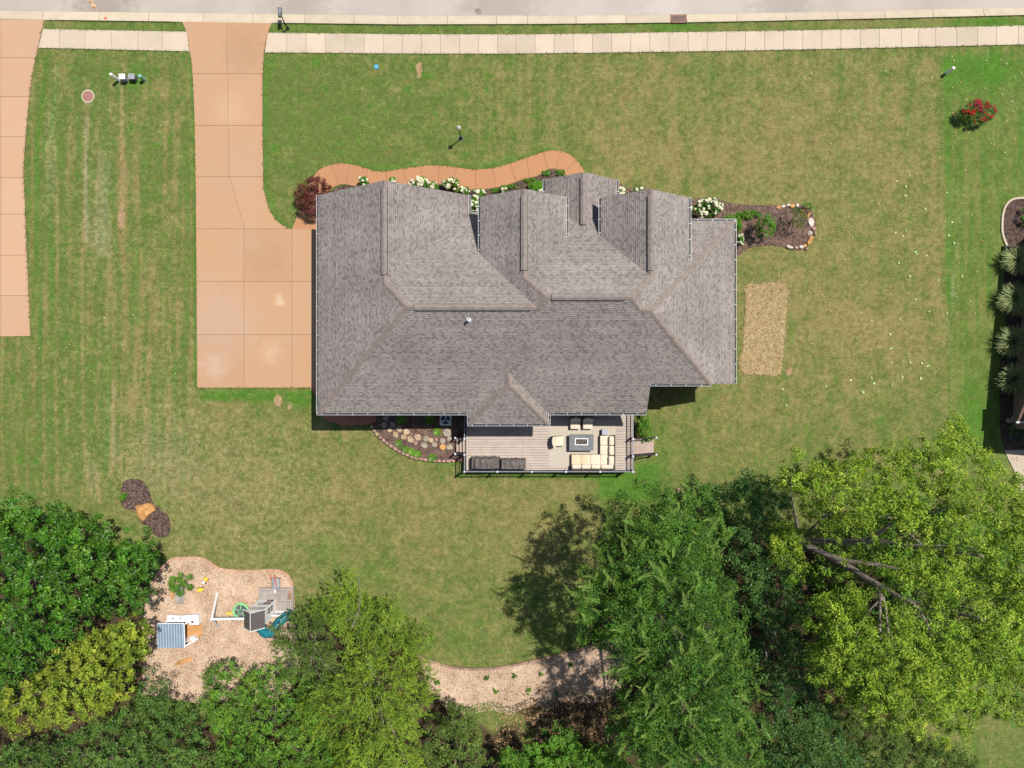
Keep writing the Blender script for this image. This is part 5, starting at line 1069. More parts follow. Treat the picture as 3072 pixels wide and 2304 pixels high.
# disc swing: ring, spokes and web
c = P(722, 1833, .5); ds = thing('disc_swing', 'lime green round disc swing with dark webbing', 'swing', (c[0], c[1], .45))
mb = MB(); ring = [(c[0] + .56 * math.cos(t), c[1] + .56 * math.sin(t), .5) for t in np.linspace(0, 2 * math.pi, 33)]; mb.tube(ring, .085, 8, False); mb.build('ring', M['lime'], ds, True)
mb = MB(); mb.cyl(c[0], c[1], .47, .5, .5, 24); mb.build('webbing', M['boxdark'], ds)
for k in range(5): t = k * 2 * math.pi / 5 + .3; mb = MB(); mb.beam((c[0] + .08 * math.cos(t), c[1] + .08 * math.sin(t), .515), (c[0] + .53 * math.cos(t), c[1] + .53 * math.sin(t), .515), .055, .03); mb.build('spoke', M['lime'], ds)
mb = MB(); mb.cyl(c[0], c[1], .505, .54, .1, 12); mb.build('hub', M['boxdark'], ds)
for t in (.3, 2.0, 3.5, 5.0): mb = MB(); mb.beam((c[0] + .56 * math.cos(t), c[1] + .56 * math.sin(t), .55), (c[0] - .1, c[1] - .35, 2.15), .018); mb.build('rope', M['galv'], ds)
# slide
sl = thing('tube_slide', 'teal plastic tube slide curling below the play tower', 'slide', P(790, 1890))
pts = catmull([(-19.25, -18.1, 1.75), (-19.2, -18.75, 1.6), (-18.95, -19.2, 1.35), (-18.5, -19.1, 1.0), (-18.15, -18.6, .7), (-17.75, -18.25, .4), (-17.3, -18.2, .3)], 5)
mb = MB(); mb.tube(pts, [.36] * len(pts), 14, False); mb.build('tube', M['teal'], sl, True)
for i in (5, 12, 20): mb = MB(); mb.tube(pts[i:i + 2], [.39, .39], 14, False); mb.build('flange', M['teal'], sl, True)
# low platform of grey boards
pf = thing('wood_platform', 'low grey board platform behind the play tower', 'platform', P(828, 1800))
a = P(775, 1804, .2); b = P(880, 1766, .2)
for i in range(7):
    h_ = (b[1] - a[1]) / 7; mb = MB(); mb.box(a[0], b[0] - (.45 if 0 < i < 6 else 0), a[1] + i * h_ + .008, a[1] + (i + 1) * h_ - .008, .12, .18); mb.build('board', M['greyboard'], pf)
a2 = P(832, 1866, .2); b2 = P(880, 1804.5, .2)
for i in range(8):
    w_ = (b2[0] - a2[0]) / 8; mb = MB(); mb.box(a2[0] + i * w_ + .008, a2[0] + (i + 1) * w_ - .008, a2[1], b2[1] - .01, .12, .18); mb.build('board', M['greyboard'], pf)
mb = MB(); mb.box(a[0], b2[0], a[1] + .05, b[1] - .05, -.02, .115); mb.box(a2[0], b2[0], a2[1] + .05, a[1], -.02, .115); mb.build('frame', M['timber'], pf)
mb = MB(); mb.box(b[0] - .06, b[0] + .02, a[1] - .9, b[1] + .02, .0, .32); mb.box(a[0], b[0], b[1] - .02, b[1] + .06, 0, .26); mb.build('kick_rail', M['greyboard'], pf)
# wheelbarrow
c = P(833, 1746); wb = thing('wheelbarrow', 'wheelbarrow with grey tub and red handles near the platform', 'wheelbarrow', (c[0], c[1], 0))
mb = MB(); vs = []
for z, sx, sy in ((.32, .2, .32), (.62, .33, .48)): vs += [(c[0] + .06 + sx * a_, c[1] + .05 + sy * b_, z) for a_, b_ in ((-1, -1), (1, -1), (1.0, 1), (-1, 1))]
mb.add(vs, [(3, 2, 1, 0), (0, 1, 5, 4), (1, 2, 6, 5), (2, 3, 7, 6), (3, 0, 4, 7)]); mb.add([(x, y, z + .012) for x, y, z in vs], [(0, 1, 2, 3), (4, 5, 1, 0), (5, 6, 2, 1), (6, 7, 3, 2), (7, 4, 0, 3)]); mb.build('tub', M['boxgrey'], wb)
for s in (-1, 1): mb = MB(); mb.beam((c[0] - .1 + s * .1, c[1] - .45, .25), (c[0] - .22 + s * .17, c[1] + .75, .62), .055); mb.build('handle', M['redp'], wb)
mb = MB(); mb.tube([(c[0] - .16, c[1] - .62, .2), (c[0] - .04, c[1] - .62, .2)], .2, 16); mb.build('wheel', M['white'], wb)
for s in (-1, 1): mb = MB(); mb.beam((c[0] + .05 + s * .2, c[1] + .3, .35), (c[0] + .05 + s * .22, c[1] + .35, 0), .04); mb.build('leg', M['black'], wb)
# play kitchen house
ph = thing('play_kitchen', 'white play kitchen hut with a blue grey ribbed roof', 'playhouse', (-26.0, -19.2, 0))
X0, X1, Y0, Y1 = -27.0, -25.2, -20.0, -18.45
mb = MB(); mb.box(X0, X0 + .08, Y0, Y1, 0, 1.75); mb.box(X0 + .08, X1, Y0, Y0 + .08, 0, 1.7); mb.build('wall', M['white'], ph)
mb = MB(); mb.box(X0 + .08, X1, Y1 - .08, Y1, 0, .75); mb.box(X0 + .08, X1, Y1 - .08, Y1, 1.5, 1.75); mb.build('counter_wall', M['white'], ph)
mb = MB(); mb.box(X0 + .1, X1 + .7, Y1 - .02, Y1 + .42, .62, .7); ct = mb.build('counter', M['white'], ph)
for x in (-26.45, -25.85): mb = MB(); mb.lathe(x, Y1 + .18, [(.2, .7), (.2, .725), (.15, .725), (.13, .70)], 18); mb.build('basin', M['galv'], ct); mb = MB(); mb.cyl(x, Y1 + .18, .701, .708, .07, 12); mb.build('burner', M['boxdark'], ct)
mb = MB(); mb.box(-26.2, -25.5, Y1 + .36, Y1 + .39, .70, .72); mb.build('slot', M['boxdark'], ct)
mb = MB(); mb.box(X1 + .0, X1 + .72, Y1 - .35, Y1 + .4, .0, .61); mb.build('cabinet', M['white'], ph)
for x, y in ((X1 + .25, Y1 - .12), (X1 + .45, Y1 + .02)): mb = MB(); mb.cyl(x, y, .612, .64, .1, 14); mb.build('knob', M['brownwin'], ph)
n = 20; xa, xb = -27.1, -25.0
for i in range(n):
    u0 = xa + (xb - xa) * i / n; u1 = u0 + (xb - xa) / n; mb = MB(); um = (u0 + u1) / 2
    V_ = [(u0, -20.15, 1.80), (um, -20.15, 1.86), (u1, -20.15, 1.80), (u0, -18.25, 1.92), (um, -18.25, 1.98), (u1, -18.25, 1.92)]
    mb.add(V_ + [(x, y, z - .02) for x, y, z in V_], [(0, 1, 4, 3), (1, 2, 5, 4), (9, 10, 7, 6), (10, 11, 8, 7), (0, 6, 7, 1), (1, 7, 8, 2), (4, 10, 9, 3), (5, 11, 10, 4)]); mb.build('roof_rib', M['blueroof' if i % 2 else 'bluepale'], ph)
mb = MB(); mb.beam((xb + .02, -20.15, 1.84), (xb + .02, -18.25, 1.96), .05, .09); mb.beam((xa, -18.24, 1.93), (xb, -18.24, 1.93), .04, .06); mb.build('roof_trim', M['white'], ph)
for y in (-20.05, -18.35): mb = MB(); mb.beam((xb, y, 1.75), (X1 + .75, y + .25, .75), .1, .1); mb.build('brace', M['white'], ph)
mb = MB(); mb.box(X0, X1 + .75, Y0 + .1, Y1 - .4, 0, .1); mb.build('floor', M['orangeboard'], ph)
mb = MB(); mb.box(X1 + .05, X1 + .4, Y0 - .02, Y0 + .25, .1, .6); mb.build('stool', M['white'], ph)
# planks
bx1 = thing('sandbox_boards', 'two grey boards and one orange board lying in the chips', 'boards', P(537, 1785))
for (a_, b_, m_) in (((527, 1757), (541, 1812), 'greyboard'), ((542, 1757), (554, 1811), 'greyboard'), ((515, 1757), (523, 1794), 'orangeboard')):
    q0 = P(a_[0], b_[1]); q1 = P(b_[0], a_[1]); mb = MB(); mb.box(q0[0], q1[0], q0[1], q1[1], .05, .12 if m_ == 'greyboard' else .16); mb.build('board', M[m_], bx1)
# toy trucks
def toy(label, px, py, rot, k):
    c = P(px, py); t = thing('toy_truck', label, 'toy', (c[0], c[1], .06), rot); mb = MB(); mb.rbox(-.14, .14, -.05, .26, .1, .2, .02, 1); mb.box(-.12, -.1, -.05, .26, .2, .3); mb.box(.1, .12, -.05, .26, .2, .3); mb.build('dump_body', M['yellow'], t, local=True)
    mb = MB(); mb.rbox(-.12, .12, -.28, -.07, .1, .3, .03, 1); mb.build('cab', M['yellow' if k else 'galv'], t, local=True)
    for x in (-.15, .15):
        for y in (-.18, .16): mb = MB(); mb.tube([(x - .03, y, .08), (x + .03, y, .08)], .08, 10); mb.build('wheel', M['black'], t, local=True)
toy('yellow toy dump truck with a silver cab on the chips', 619, 1739, R(-35), 0); toy('all yellow toy truck below the other toy truck', 604, 1767, R(100), 1)
mb = MB(); a = P(560, 1982, .05)
rr = random.Random(2)
for i, (px, py, w_) in enumerate(((545, 1985, 22), (566, 1978, 14))):
    c = P(px, py); mb.stone(c[0], c[1], .03, w_ / PPM, .16, .14, rr, 8, .35)
    o = mb.build('sandstone', M['stone_orange']); tag(o, 'long orange sandstone lying in the lower wood chips' if i == 0 else 'short orange sandstone at the end of the long one', 'stone'); mb = MB()

# ------------------------------------------------------------------ neighbour's house at the right edge
nh = thing('neighbour_house', 'brown roofed neighbour house at the right edge', 'house', (48, 4, 0))
M['brownshingle'] = plain('brown_shingles', (0.17, 0.105, 0.08), 0.9, 0.2, 6, 18, bmp=.4)
al = math.atan2(40.4 - 38.9, 12.3 + 3.9); ca, sa = math.cos(-al), math.sin(-al)
def rt(u, v): return (38.9 + u * ca - v * sa, -3.9 + u * sa + v * ca)
Lh, Wh = 16.3, 13.0
c4 = [rt(0, 0), rt(Wh, 0), rt(Wh, Lh), rt(0, Lh)]; w4 = [rt(.45, .45), rt(Wh - .45, .45), rt(Wh - .45, Lh - .45), rt(.45, Lh - .45)]
mb = MB(); mb.prism(w4, -.05, 4.9); mb.build('wall', M['brick'], nh)
r0, r1 = rt(Wh / 2, Wh / 2), rt(Wh / 2, Lh - Wh / 2); zt = 5 + .6 * Wh / 2; TOP = [(*p, 5.0) for p in c4] + [(*r0, zt), (*r1, zt)]
for fc in ((0, 1, 4), (1, 2, 5, 4), (2, 3, 5), (3, 0, 4, 5)):
    mb = MB(); v_ = [TOP[i] for i in fc]; n = len(fc); mb.add(v_ + [(x, y, z - .12) for x, y, z in v_], [tuple(range(n)), tuple(range(2 * n - 1, n - 1, -1))] + [((i + 1) % n, i, n + i, n + (i + 1) % n) for i in range(n)]); mb.build('roof_slope', M['brownshingle'], nh)
b0 = P(3051, 1264, 2.6); b1 = P(3062, 1195, 2.6)
pv = [(b0[0], b0[1], 2.6), (b0[0] + 3, b0[1], 2.6), (b0[0] + 3, b0[1] + .9, 3.2), (b1[0] + 1.0, b0[1] + .9, 3.2), (b1[0] + .1, b1[1], 3.15)]
mb = MB(); pq = [(b0[0], b0[1], 2.6), (b0[0] + 3.2, b0[1], 2.6), (b0[0] + 3.2, b1[1], 3.2), (b1[0], b1[1], 3.2)]; mb.add(pq + [(x, y, z - .1) for x, y, z in pq], [(0, 1, 2, 3), (7, 6, 5, 4), (0, 4, 5, 1), (3, 2, 6, 7), (3, 7, 4, 0)]); mb.build('bay_roof', M['brownshingle'], nh)
mb = MB(); mb.beam((b0[0] - .05, b0[1] - .07, 2.56), (b0[0] + 3.2, b0[1] - .07, 2.56), .13, .11); mb.build('gutter', M['gutter'], nh)
mb = MB(); mb.box(40.0, b0[0] + 3, b0[1] + .5, b1[1] - .05, 0, 2.5); mb.build('bay_wall', M['brick'], nh)
nb_px = catmull([(3072, 596), (3045, 597), (3022, 610), (3010, 635), (3006, 670), (3008, 705), (3020, 735), (3015, 780), (3012, 850), (3020, 950), (3005, 1050), (2998, 1150), (3000, 1260), (3004, 1310), (3012, 1345), (3028, 1385), (3045, 1410)], 3) + [(3300, 1410), (3300, 596)]
o = sheet('neighbour_bed', PL(nb_px), flat(.02), .4, M['mulch'], None, 'structure'); o['label'] = 'dark mulch bed beside the neighbour house'
scatter_bits('bark_mulch', 'bark mulch bits beside the neighbour house', PL(nb_px), 3000, .05, .14, .05, M['mulch_bits'], 30, .05)
e_ = catmull([(3090, 594), (3045, 596), (3022, 609), (3009, 635), (3005, 670), (3007, 705), (3021, 742)], 4); mb = MB()
ep = PL(e_); 
for a_, b_ in zip(ep[:-1], ep[1:]): mb.beam((*a_, .04), (*b_, .04), .16, .14)
o = mb.build('edging_kerb', M['kerb']); tag(o, 'curved concrete edging round the neighbour mulch bed', 'edging')
mb = MB(); q = PL([(3012, 1350), (3072, 1350), (3300, 1350), (3300, 1470), (3060, 1470), (3040, 1410), (3026, 1382)]); mb.prism(q, -.05, .065); o = mb.build('gravel_path', M['walk']); tag(o, 'pale gravel strip at the neighbour bed end', kind='structure')
mb = MB(); rr = random.Random(6); bo = thing('landscape_boulder', 'cluster of pale boulders by the neighbour house corner', 'boulder', P(3036, 1265))
for px, py, r_ in ((3024, 1263, .24), (3040, 1258, .3), (3047, 1270, .22)): b = P(px, py); mb = MB(); mb.stone(b[0], b[1], .03, r_, r_ * .85, r_ * .9, rr, 8, rr.uniform(0, 3)); mb.build('boulder_rock', M['stone_grey'], bo)
# ------------------------------------------------------------------ plants
def norm(v): return v / (np.linalg.norm(v, axis=-1, keepdims=True) + 1e-9)
def leaves(name, c, ax, nr, L, Wd, tint, mat, parent, org, cup=0.15):
    """diamond leaves: centre c, long axis ax, normal nr"""
    ax = norm(ax); sd = norm(np.cross(nr, ax)); up_ = np.cross(ax, sd)
    L = np.asarray(L)[:, None] / 2; Wd = np.asarray(Wd)[:, None] / 2
    V = np.stack([c - ax * L, c - ax * L * .1 + sd * Wd + up_ * Wd * cup, c + ax * L - up_ * L * cup, c - ax * L * .1 - sd * Wd + up_ * Wd * cup], 1) - np.array(org)
    me = np_mesh(name, V, 4, mat, np.clip(tint, 0, 1)); return link(name, me, parent)
def sph(r, n):
    v = r.normal(size=(n, 3)); return norm(v)
def clump_leaves(r, C, rad, m, flat_=.75, upb=.55):
    """leaves on puffs: C (k,3), rad (k,) -> centres, normals, axes, which"""
    k = len(C); d = sph(r, k * m); d[:, 2] = np.abs(d[:, 2]) * .95 - .12; w = np.repeat(np.arange(k), m)
    rr = (r.rand(k * m) ** .45) * rad[w]
    c = C[w] + d * rr[:, None] * np.array([1, 1, flat_])
    n = norm(d * .7 + np.array([0, 0, upb]) + r.normal(size=d.shape) * .33)
    a = norm(np.cross(n, sph(r, k * m))); a = norm(a + d * .5)
    return c, n, a, w, (rr / rad[w])
def trunk_mesh(t, base, top, r0, tips, mat, rng, org, nlimb=10):
    mb = MB(); b = Vector(base); tp = Vector(top); mid = b.lerp(tp, .5) + Vector((rng.uniform(-.3, .3), rng.uniform(-.3, .3), 0))
    mb.tube(catmull([tuple(b), tuple(mid), tuple(tp)], 4), [r0 * (1.25 - 1.0 * i / 8) for i in range(9)], 9); mb.build('trunk', mat, t)
    for i in range(min(nlimb, len(tips))):
        e = Vector(tips[i]); s = b.lerp(tp, rng.uniform(.3, .95)); m_ = s.lerp(e, .5) + Vector((0, 0, rng.uniform(-.2, .8)))
        mb = MB(); mb.tube(catmull([tuple(s), tuple(m_), tuple(e)], 4), [r0 * .45 * (1 - .85 * j / 8) for j in range(9)], 6); mb.build('limb', mat, t)
def canopy(r, poly, zl, zh, dref, R_, per, jit=.8, under=.5, dens=1.3, ins=.9, gap=1.35):
    """two storeys of boughs spread over the crown's plan; each bough is a dome of leaf clumps"""
    parts = []
    for layer in (0, 1):
        cx, cy = rand_in(poly, 2600, r); ok = edge_dist(cx, cy, poly) > R_ * PPM * ins; cx, cy = cx[ok], cy[ok]; kx, ky = [], []
        sp2 = (R_ * PPM * gap * (1 if layer == 0 else 1.05)) ** 2
        for x, y in zip(cx, cy):                               # keep boughs apart
            if not kx or ((np.array(kx) - x) ** 2 + (np.array(ky) - y) ** 2).min() > sp2: kx.append(x); ky.append(y)
        px, py = np.array(kx), np.array(ky); n = len(px); d = edge_dist(px, py, poly) / PPM
        t = np.clip(d / dref, 0, 1); z = zl + (zh - zl) * np.sqrt(1 - (1 - t) ** 2) + r.uniform(-jit, jit, n)
        if layer: z = np.maximum(.5, z - r.uniform(1.8, 3.2, n))
        kk = (HC - z) / HC / PPM; B = np.stack([(px - 1536) * kk, (1152 - py) * kk, z], 1); Rb = R_ * r.uniform(.7, 1.25, n)
        w = np.repeat(np.arange(n), per); dr = sph(r, n * per); dr[:, 2] = np.abs(dr[:, 2]) * 1.1 - .25; dr = norm(dr)
        C = B[w] + dr * (Rb[w] * r.uniform(.55, 1.08, n * per))[:, None] * np.array([1, 1, .8])
        C[:, 2] = np.maximum(C[:, 2], .4); parts.append((C, np.full(n * per, 1 - layer), r.uniform(-.16, .16, n)[w]))
    return tuple(np.concatenate([p[i] for p in parts]) for i in range(3))
def tree(label, poly, zl, zh, dref, R_, per, rad, m, L, Wd, mat, base, r0=.22, seed=1, style='puff', group=None, bark='bark', under=.5, name='tree', nlimb=10, fronds=0, frond_mat=None, cat='tree', jit=1.0, dens=1.3, topmul=.62, ins=.9, gap=1.35):
    r = np.random.RandomState(seed); rng = random.Random(seed)
    C, lvl, tb = canopy(r, poly, zl, zh, dref, R_, per, jit, under, dens, ins, gap)
    b = P(*base); t = thing(name, label, cat, b, 0, group); org = b
    rads = r.uniform(.6, 1.4, len(C)) * rad
    tc = r.uniform(-.18, .18, len(C)) + tb
    if style == 'puff':
        c, nr, ax, w, q = clump_leaves(r, C, rads, m)
        tint = .45 + tc[w] + r.uniform(-.3, .3, len(w))
    else:                                    # feathery sprays
        k = len(C); w = np.repeat(np.arange(k), m)
        cen = np.mean(C, 0); dirs = C - np.array([cen[0], cen[1], 0]); dirs[:, 2] = 0; dirs = norm(dirs) * .7 + r.normal(size=dirs.shape) * .55
        dirs[:, 2] = .3 + r.uniform(-.3, .4, k); dirs = norm(dirs)
        s = r.rand(len(w)); off = r.normal(size=(len(w), 3)) * (rads[w] * .34 * (1.1 - s))[:, None]
        c = C[w] + dirs[w] * ((s - .4) * rads[w] * 2.3)[:, None] + off
        ax = norm(dirs[w] + r.normal(size=c.shape) * .5); nr = norm(r.normal(size=c.shape) * .5 + np.array([0, 0, 1.0]))
        tint = .42 + tc[w] + r.uniform(-.28, .28, len(w))
    sc = r.uniform(.65, 1.3, len(w))
    leaves('crown', c, ax, nr, L * sc, Wd * sc, tint, mat, t, org)
    top = np.mean(C[lvl > 0], 0); top[2] = zh * topmul; idx = r.permutation(len(C))[:nlimb]
    trunk_mesh(t, b, tuple(top), r0, [tuple(C[i] - np.array([0, 0, .4])) for i in idx], M[bark], rng, org, nlimb)
    if fronds:
        # feathery young shoots standing out of the crown
        hi = np.where(lvl > 0)[0]; sel = hi[r.permutation(len(hi))[:fronds]]; cen = np.mean(C, 0); cc, aa, nn, LL, WW, TT = [], [], [], [], [], []
        for i in sel:
            p = C[i] + np.array([0, 0, rads[i] * .2]); o_ = p - cen; o_[2] = 0; o_ = o_ / (np.linalg.norm(o_) + 1e-6) * r.uniform(.2, .9) + r.normal(size=3) * .4 + np.array([-.25, .25, 0]); o_[2] = r.uniform(.3, .9); o_ /= np.linalg.norm(o_)
            ln_ = r.uniform(.6, 1.5); sd_ = np.cross(o_, [0, 0, 1.0]); sd_ /= np.linalg.norm(sd_) + 1e-6; k = int(ln_ * 17); bend = r.normal(size=3) * .25
            for j in range(k):
                u = j / k
                for sg in (-1, 1):
                    l_ = (.17 * (1 - u) ** .6 + .04) * r.uniform(.7, 1.2); dr = o_ * .7 + sd_ * sg + np.array([0, 0, .1]) + r.normal(size=3) * .22
                    dr /= np.linalg.norm(dr); cc.append(p + o_ * ln_ * u + bend * u * u + dr * l_ * .5); aa.append(dr); nn.append([r.normal() * .3, r.normal() * .3, 1]); LL.append(l_); WW.append(.055); TT.append(.25 + .45 * u + r.uniform(-.2, .2))
        o = leaves('shoots', np.array(cc), np.array(aa), np.array(nn), np.array(LL), np.array(WW), np.array(TT), frond_mat or mat, t, org); o['kind'] = 'stuff'
    return t

M['leaf_dark'] = leaf_mat('dark_glossy_leaf', (0.0165, 0.066, 0.0053), (0.1214, 0.2985, 0.0223), .25, .35, .6, third=(.33, .52, .05))
M['leaf_yellow'] = leaf_mat('yellow_green_leaf', (0.07, 0.133, 0.0112), (0.42, 0.5, 0.055), .35, .5, .3, third=(.62, .52, .10))
M['leaf_blue'] = leaf_mat('deep_blue_green_leaf', (0.0292, 0.0748, 0.013), (0.162, 0.288, 0.0495), .25, .4, .4)
M['leaf_mid'] = leaf_mat('mid_green_leaf', (0.0286, 0.0894, 0.0092), (0.2024, 0.3896, 0.0425), .28, .45, .35, third=(.38, .46, .06))
M['leaf_willow'] = leaf_mat('lime_feathery_leaf', (0.0744, 0.1444, 0.0123), (0.36, 0.516, 0.054), .35, .5, .3)
M['leaf_olive'] = leaf_mat('olive_green_leaf', (0.039, 0.078, 0.013), (0.1995, 0.2945, 0.057), .3, .5, .3)
M['leaf_cypress'] = leaf_mat('cool_green_leaf', (0.0168, 0.063, 0.0072), (0.1305, 0.27, 0.0306), .3, .45, .35)
M['leaf_shoot'] = leaf_mat('fresh_shoot_leaf', (.06, .145, .022), (.27, .38, .075), .35, .5, .3)
M['leaf_under'] = leaf_mat('shade_leaf', (.018, .06, .013), (.105, .215, .042), .2, .4, .4)
M['leaf_bright'] = leaf_mat('bright_yellow_green_leaf', (0.0585, 0.1235, 0.0078), (0.38, 0.54, 0.05), .36, .45, .35, third=(.60, .58, .07))
M['leaf_fresh'] = leaf_mat('fresh_green_leaf', (.045, .14, .015), (.19, .38, .04), .35, .45, .35)
M['maple_red'] = leaf_mat('dark_red_leaf', (.06, .014, .013), (.20, .062, .048), .2, .5, .3)
M['flower_red'] = leaf_mat('crimson_flower', (.30, .012, .02), (.56, .03, .04), .2, .6, .2)
M['hosta'] = leaf_mat('bright_hosta_leaf', (.04, .17, .012), (.21, .46, .025), .35, .4, .35, third=(.55, .55, .08))
M['hyd_leaf'] = leaf_mat('hydrangea_leaf', (.03, .12, .01), (.13, .34, .025), .3, .45, .35)
M['grass_blade'] = leaf_mat('fountain_grass_blade', (.08, .13, .04), (.42, .48, .20), .3, .5, .3)
M['flower_white'] = plain('cream_flower', (.72, .70, .50), .8, .16, 14, 50, rnd=.16)
T = lambda lst: lst
WOODS = 'trees along the back of the lot'
tree('big dark glossy green tree at the left edge', [(-160, 1520), (-20, 1470), (40, 1468), (110, 1500), (165, 1498), (215, 1512), (260, 1530), (330, 1548), (372, 1575), (405, 1620), (470, 1625), (488, 1690), (470, 1760), (462, 1815), (400, 1835), (330, 1850), (270, 1880), (200, 1950), (80, 2060), (-40, 2100), (-200, 2050)], 2.6, 9.5, 5.0, .95, 9, .40, 40, .22, .095, M['leaf_dark'], (150, 1720), .3, 3, group=WOODS, jit=.9)
tree('yellowing green tree below the big dark tree on the left', [(400, 1838), (450, 1830), (462, 1890), (440, 1960), (425, 2050), (405, 2100), (330, 2140), (230, 2170), (140, 2190), (60, 2200), (-120, 2210), (-120, 2080), (20, 2060), (110, 2000), (200, 1945), (280, 1880), (330, 1855)], 3.0, 7.5, 3.5, .85, 8, .34, 40, .16, .09, M['leaf_yellow'], (230, 2010), .22, 4, group=WOODS, ins=.85, gap=1.2)
tree('deep green tree filling the bottom left corner', [(-160, 2190), (60, 2215), (150, 2200), (240, 2170), (330, 2130), (400, 2070), (430, 2010), (480, 2010), (520, 2090), (580, 2100), (640, 2180), (680, 2330), (660, 2440), (-160, 2440)], 2.0, 5.8, 3.5, .8, 9, .36, 42, .145, .07, M['leaf_blue'], (280, 2260), .2, 5, group=WOODS)
tree('dark green bushy tree just below the play area', [(590, 1990), (650, 1975), (690, 1970), (740, 1990), (800, 1985), (850, 1965), (900, 1980), (960, 2050), (1000, 2150), (1040, 2260), (1060, 2440), (660, 2440), (640, 2330), (620, 2200), (590, 2100)], 1.6, 5.2, 3.0, .8, 9, .36, 42, .15, .075, M['leaf_mid'], (790, 2150), .2, 6, group=WOODS, ins=1.1)
tree('feathery lime green tree at the bottom centre', [(900, 1800), (980, 1780), (1030, 1715), (1080, 1730), (1120, 1790), (1180, 1790), (1240, 1850), (1300, 1880), (1290, 1960), (1310, 2060), (1290, 2130), (1260, 2200), (1290, 2440), (1000, 2440), (960, 2240), (900, 2180), (860, 2110), (920, 2060), (1000, 2010), (1010, 1930), (960, 1880)], 2.6, 7.5, 4.0, .85, 9, .5, 42, .24, .042, M['leaf_willow'], (1120, 2020), .25, 7, 'stream', WOODS, jit=.9, under=.6, bark='bark_pale')
tree('olive green willow beside the play tower', [(800, 1890), (850, 1850), (900, 1800), (960, 1790), (1000, 1830), (1020, 1900), (1040, 2010), (1030, 2110), (960, 2130), (880, 2060), (830, 1990), (810, 1930)], 2.4, 6.8, 3.0, .85, 9, .46, 44, .19, .05, M['leaf_olive'], (930, 1950), .22, 8, 'stream', WOODS, bark='bark_pale', ins=1.1)
tree('small dark round bush tree right of the lime green tree', [(1300, 2110), (1370, 2090), (1430, 2110), (1450, 2180), (1470, 2270), (1460, 2440), (1270, 2440), (1260, 2230)], 1.5, 5.0, 2.5, .75, 9, .33, 42, .13, .07, M['leaf_olive'], (1360, 2230), .16, 9, group=WOODS)
tree('tall feathery green tree with pale shoots behind the deck', [(1841, 1482), (1884, 1444), (1971, 1433), (2030, 1460), (2102, 1427), (2140, 1482), (2195, 1580), (2168, 1672), (2200, 1754), (2238, 1863), (2271, 2016), (2277, 2108), (2320, 2190), (2280, 2290), (2200, 2400), (1950, 2400), (1860, 2280), (1813, 2190), (1841, 2130), (1868, 2054), (1830, 2005), (1775, 1956), (1742, 1918), (1704, 1863), (1721, 1781), (1683, 1689), (1748, 1705), (1781, 1623), (1802, 1596), (1820, 1540)], 7.5, 14.5, 6.0, .95, 10, .40, 46, .15, .07, M['leaf_cypress'], (1900, 1690), .34, 10, group=WOODS, jit=1.3, fronds=260, frond_mat=M['leaf_shoot'], under=1.0, nlimb=14)
tree('shaded dark green undergrowth tree between the two tall trees', [(2090, 1470), (2180, 1410), (2290, 1395), (2350, 1470), (2380, 1560), (2400, 1680), (2430, 1800), (2420, 1950), (2460, 2100), (2560, 2220), (2620, 2400), (2250, 2400), (2280, 2150), (2230, 1950), (2190, 1760), (2160, 1600)], 2.8, 7.5, 3.0, .85, 9, .40, 44, .15, .08, M['leaf_under'], (2320, 1900), .2, 11, group=WOODS, dens=1.8)
tree('shaded green thicket underneath the tall bright tree', [(2400, 1700), (2480, 1560), (2620, 1480), (2800, 1450), (3000, 1520), (3150, 1650), (3150, 2000), (2980, 2100), (2800, 2140), (2600, 2150), (2470, 2050), (2420, 1900)], 1.2, 4.0, 3.0, .95, 9, .42, 36, .17, .09, M['leaf_mid'], (2650, 1850), .16, 21, group=WOODS, dens=1.6, under=.3)
tree('dark thicket below the tall feathery green tree', [(1880, 1560), (2000, 1530), (2150, 1560), (2200, 1750), (2240, 1950), (2260, 2150), (2200, 2330), (1960, 2330), (1900, 2200), (1930, 2050), (1900, 1900), (1860, 1750)], 2.0, 6.0, 3.0, 1.0, 9, .5, 34, .18, .09, M['leaf_under'], (2050, 1950), .16, 22, group=WOODS, gap=1.1)
tree('leafy green tree at the bottom centre below the chip bed', [(1500, 2240), (1560, 2230), (1620, 2230), (1640, 2190), (1690, 2175), (1740, 2220), (1830, 2230), (1900, 2280), (1950, 2440), (1480, 2440)], 2.0, 4.8, 2.2, .75, 8, .34, 42, .16, .085, M['leaf_fresh'], (1700, 2320), .16, 12, group=WOODS, ins=.7, gap=1.1)
tree('low green scrub tree at the lower right edge', [(2330, 2200), (2400, 2080), (2520, 2090), (2640, 2140), (2760, 2190), (2880, 2210), (2940, 2270), (2960, 2440), (2300, 2440)], .8, 2.8, 1.5, .7, 8, .33, 42, .13, .07, M['leaf_olive'], (2600, 2320), .12, 13, group=WOODS)
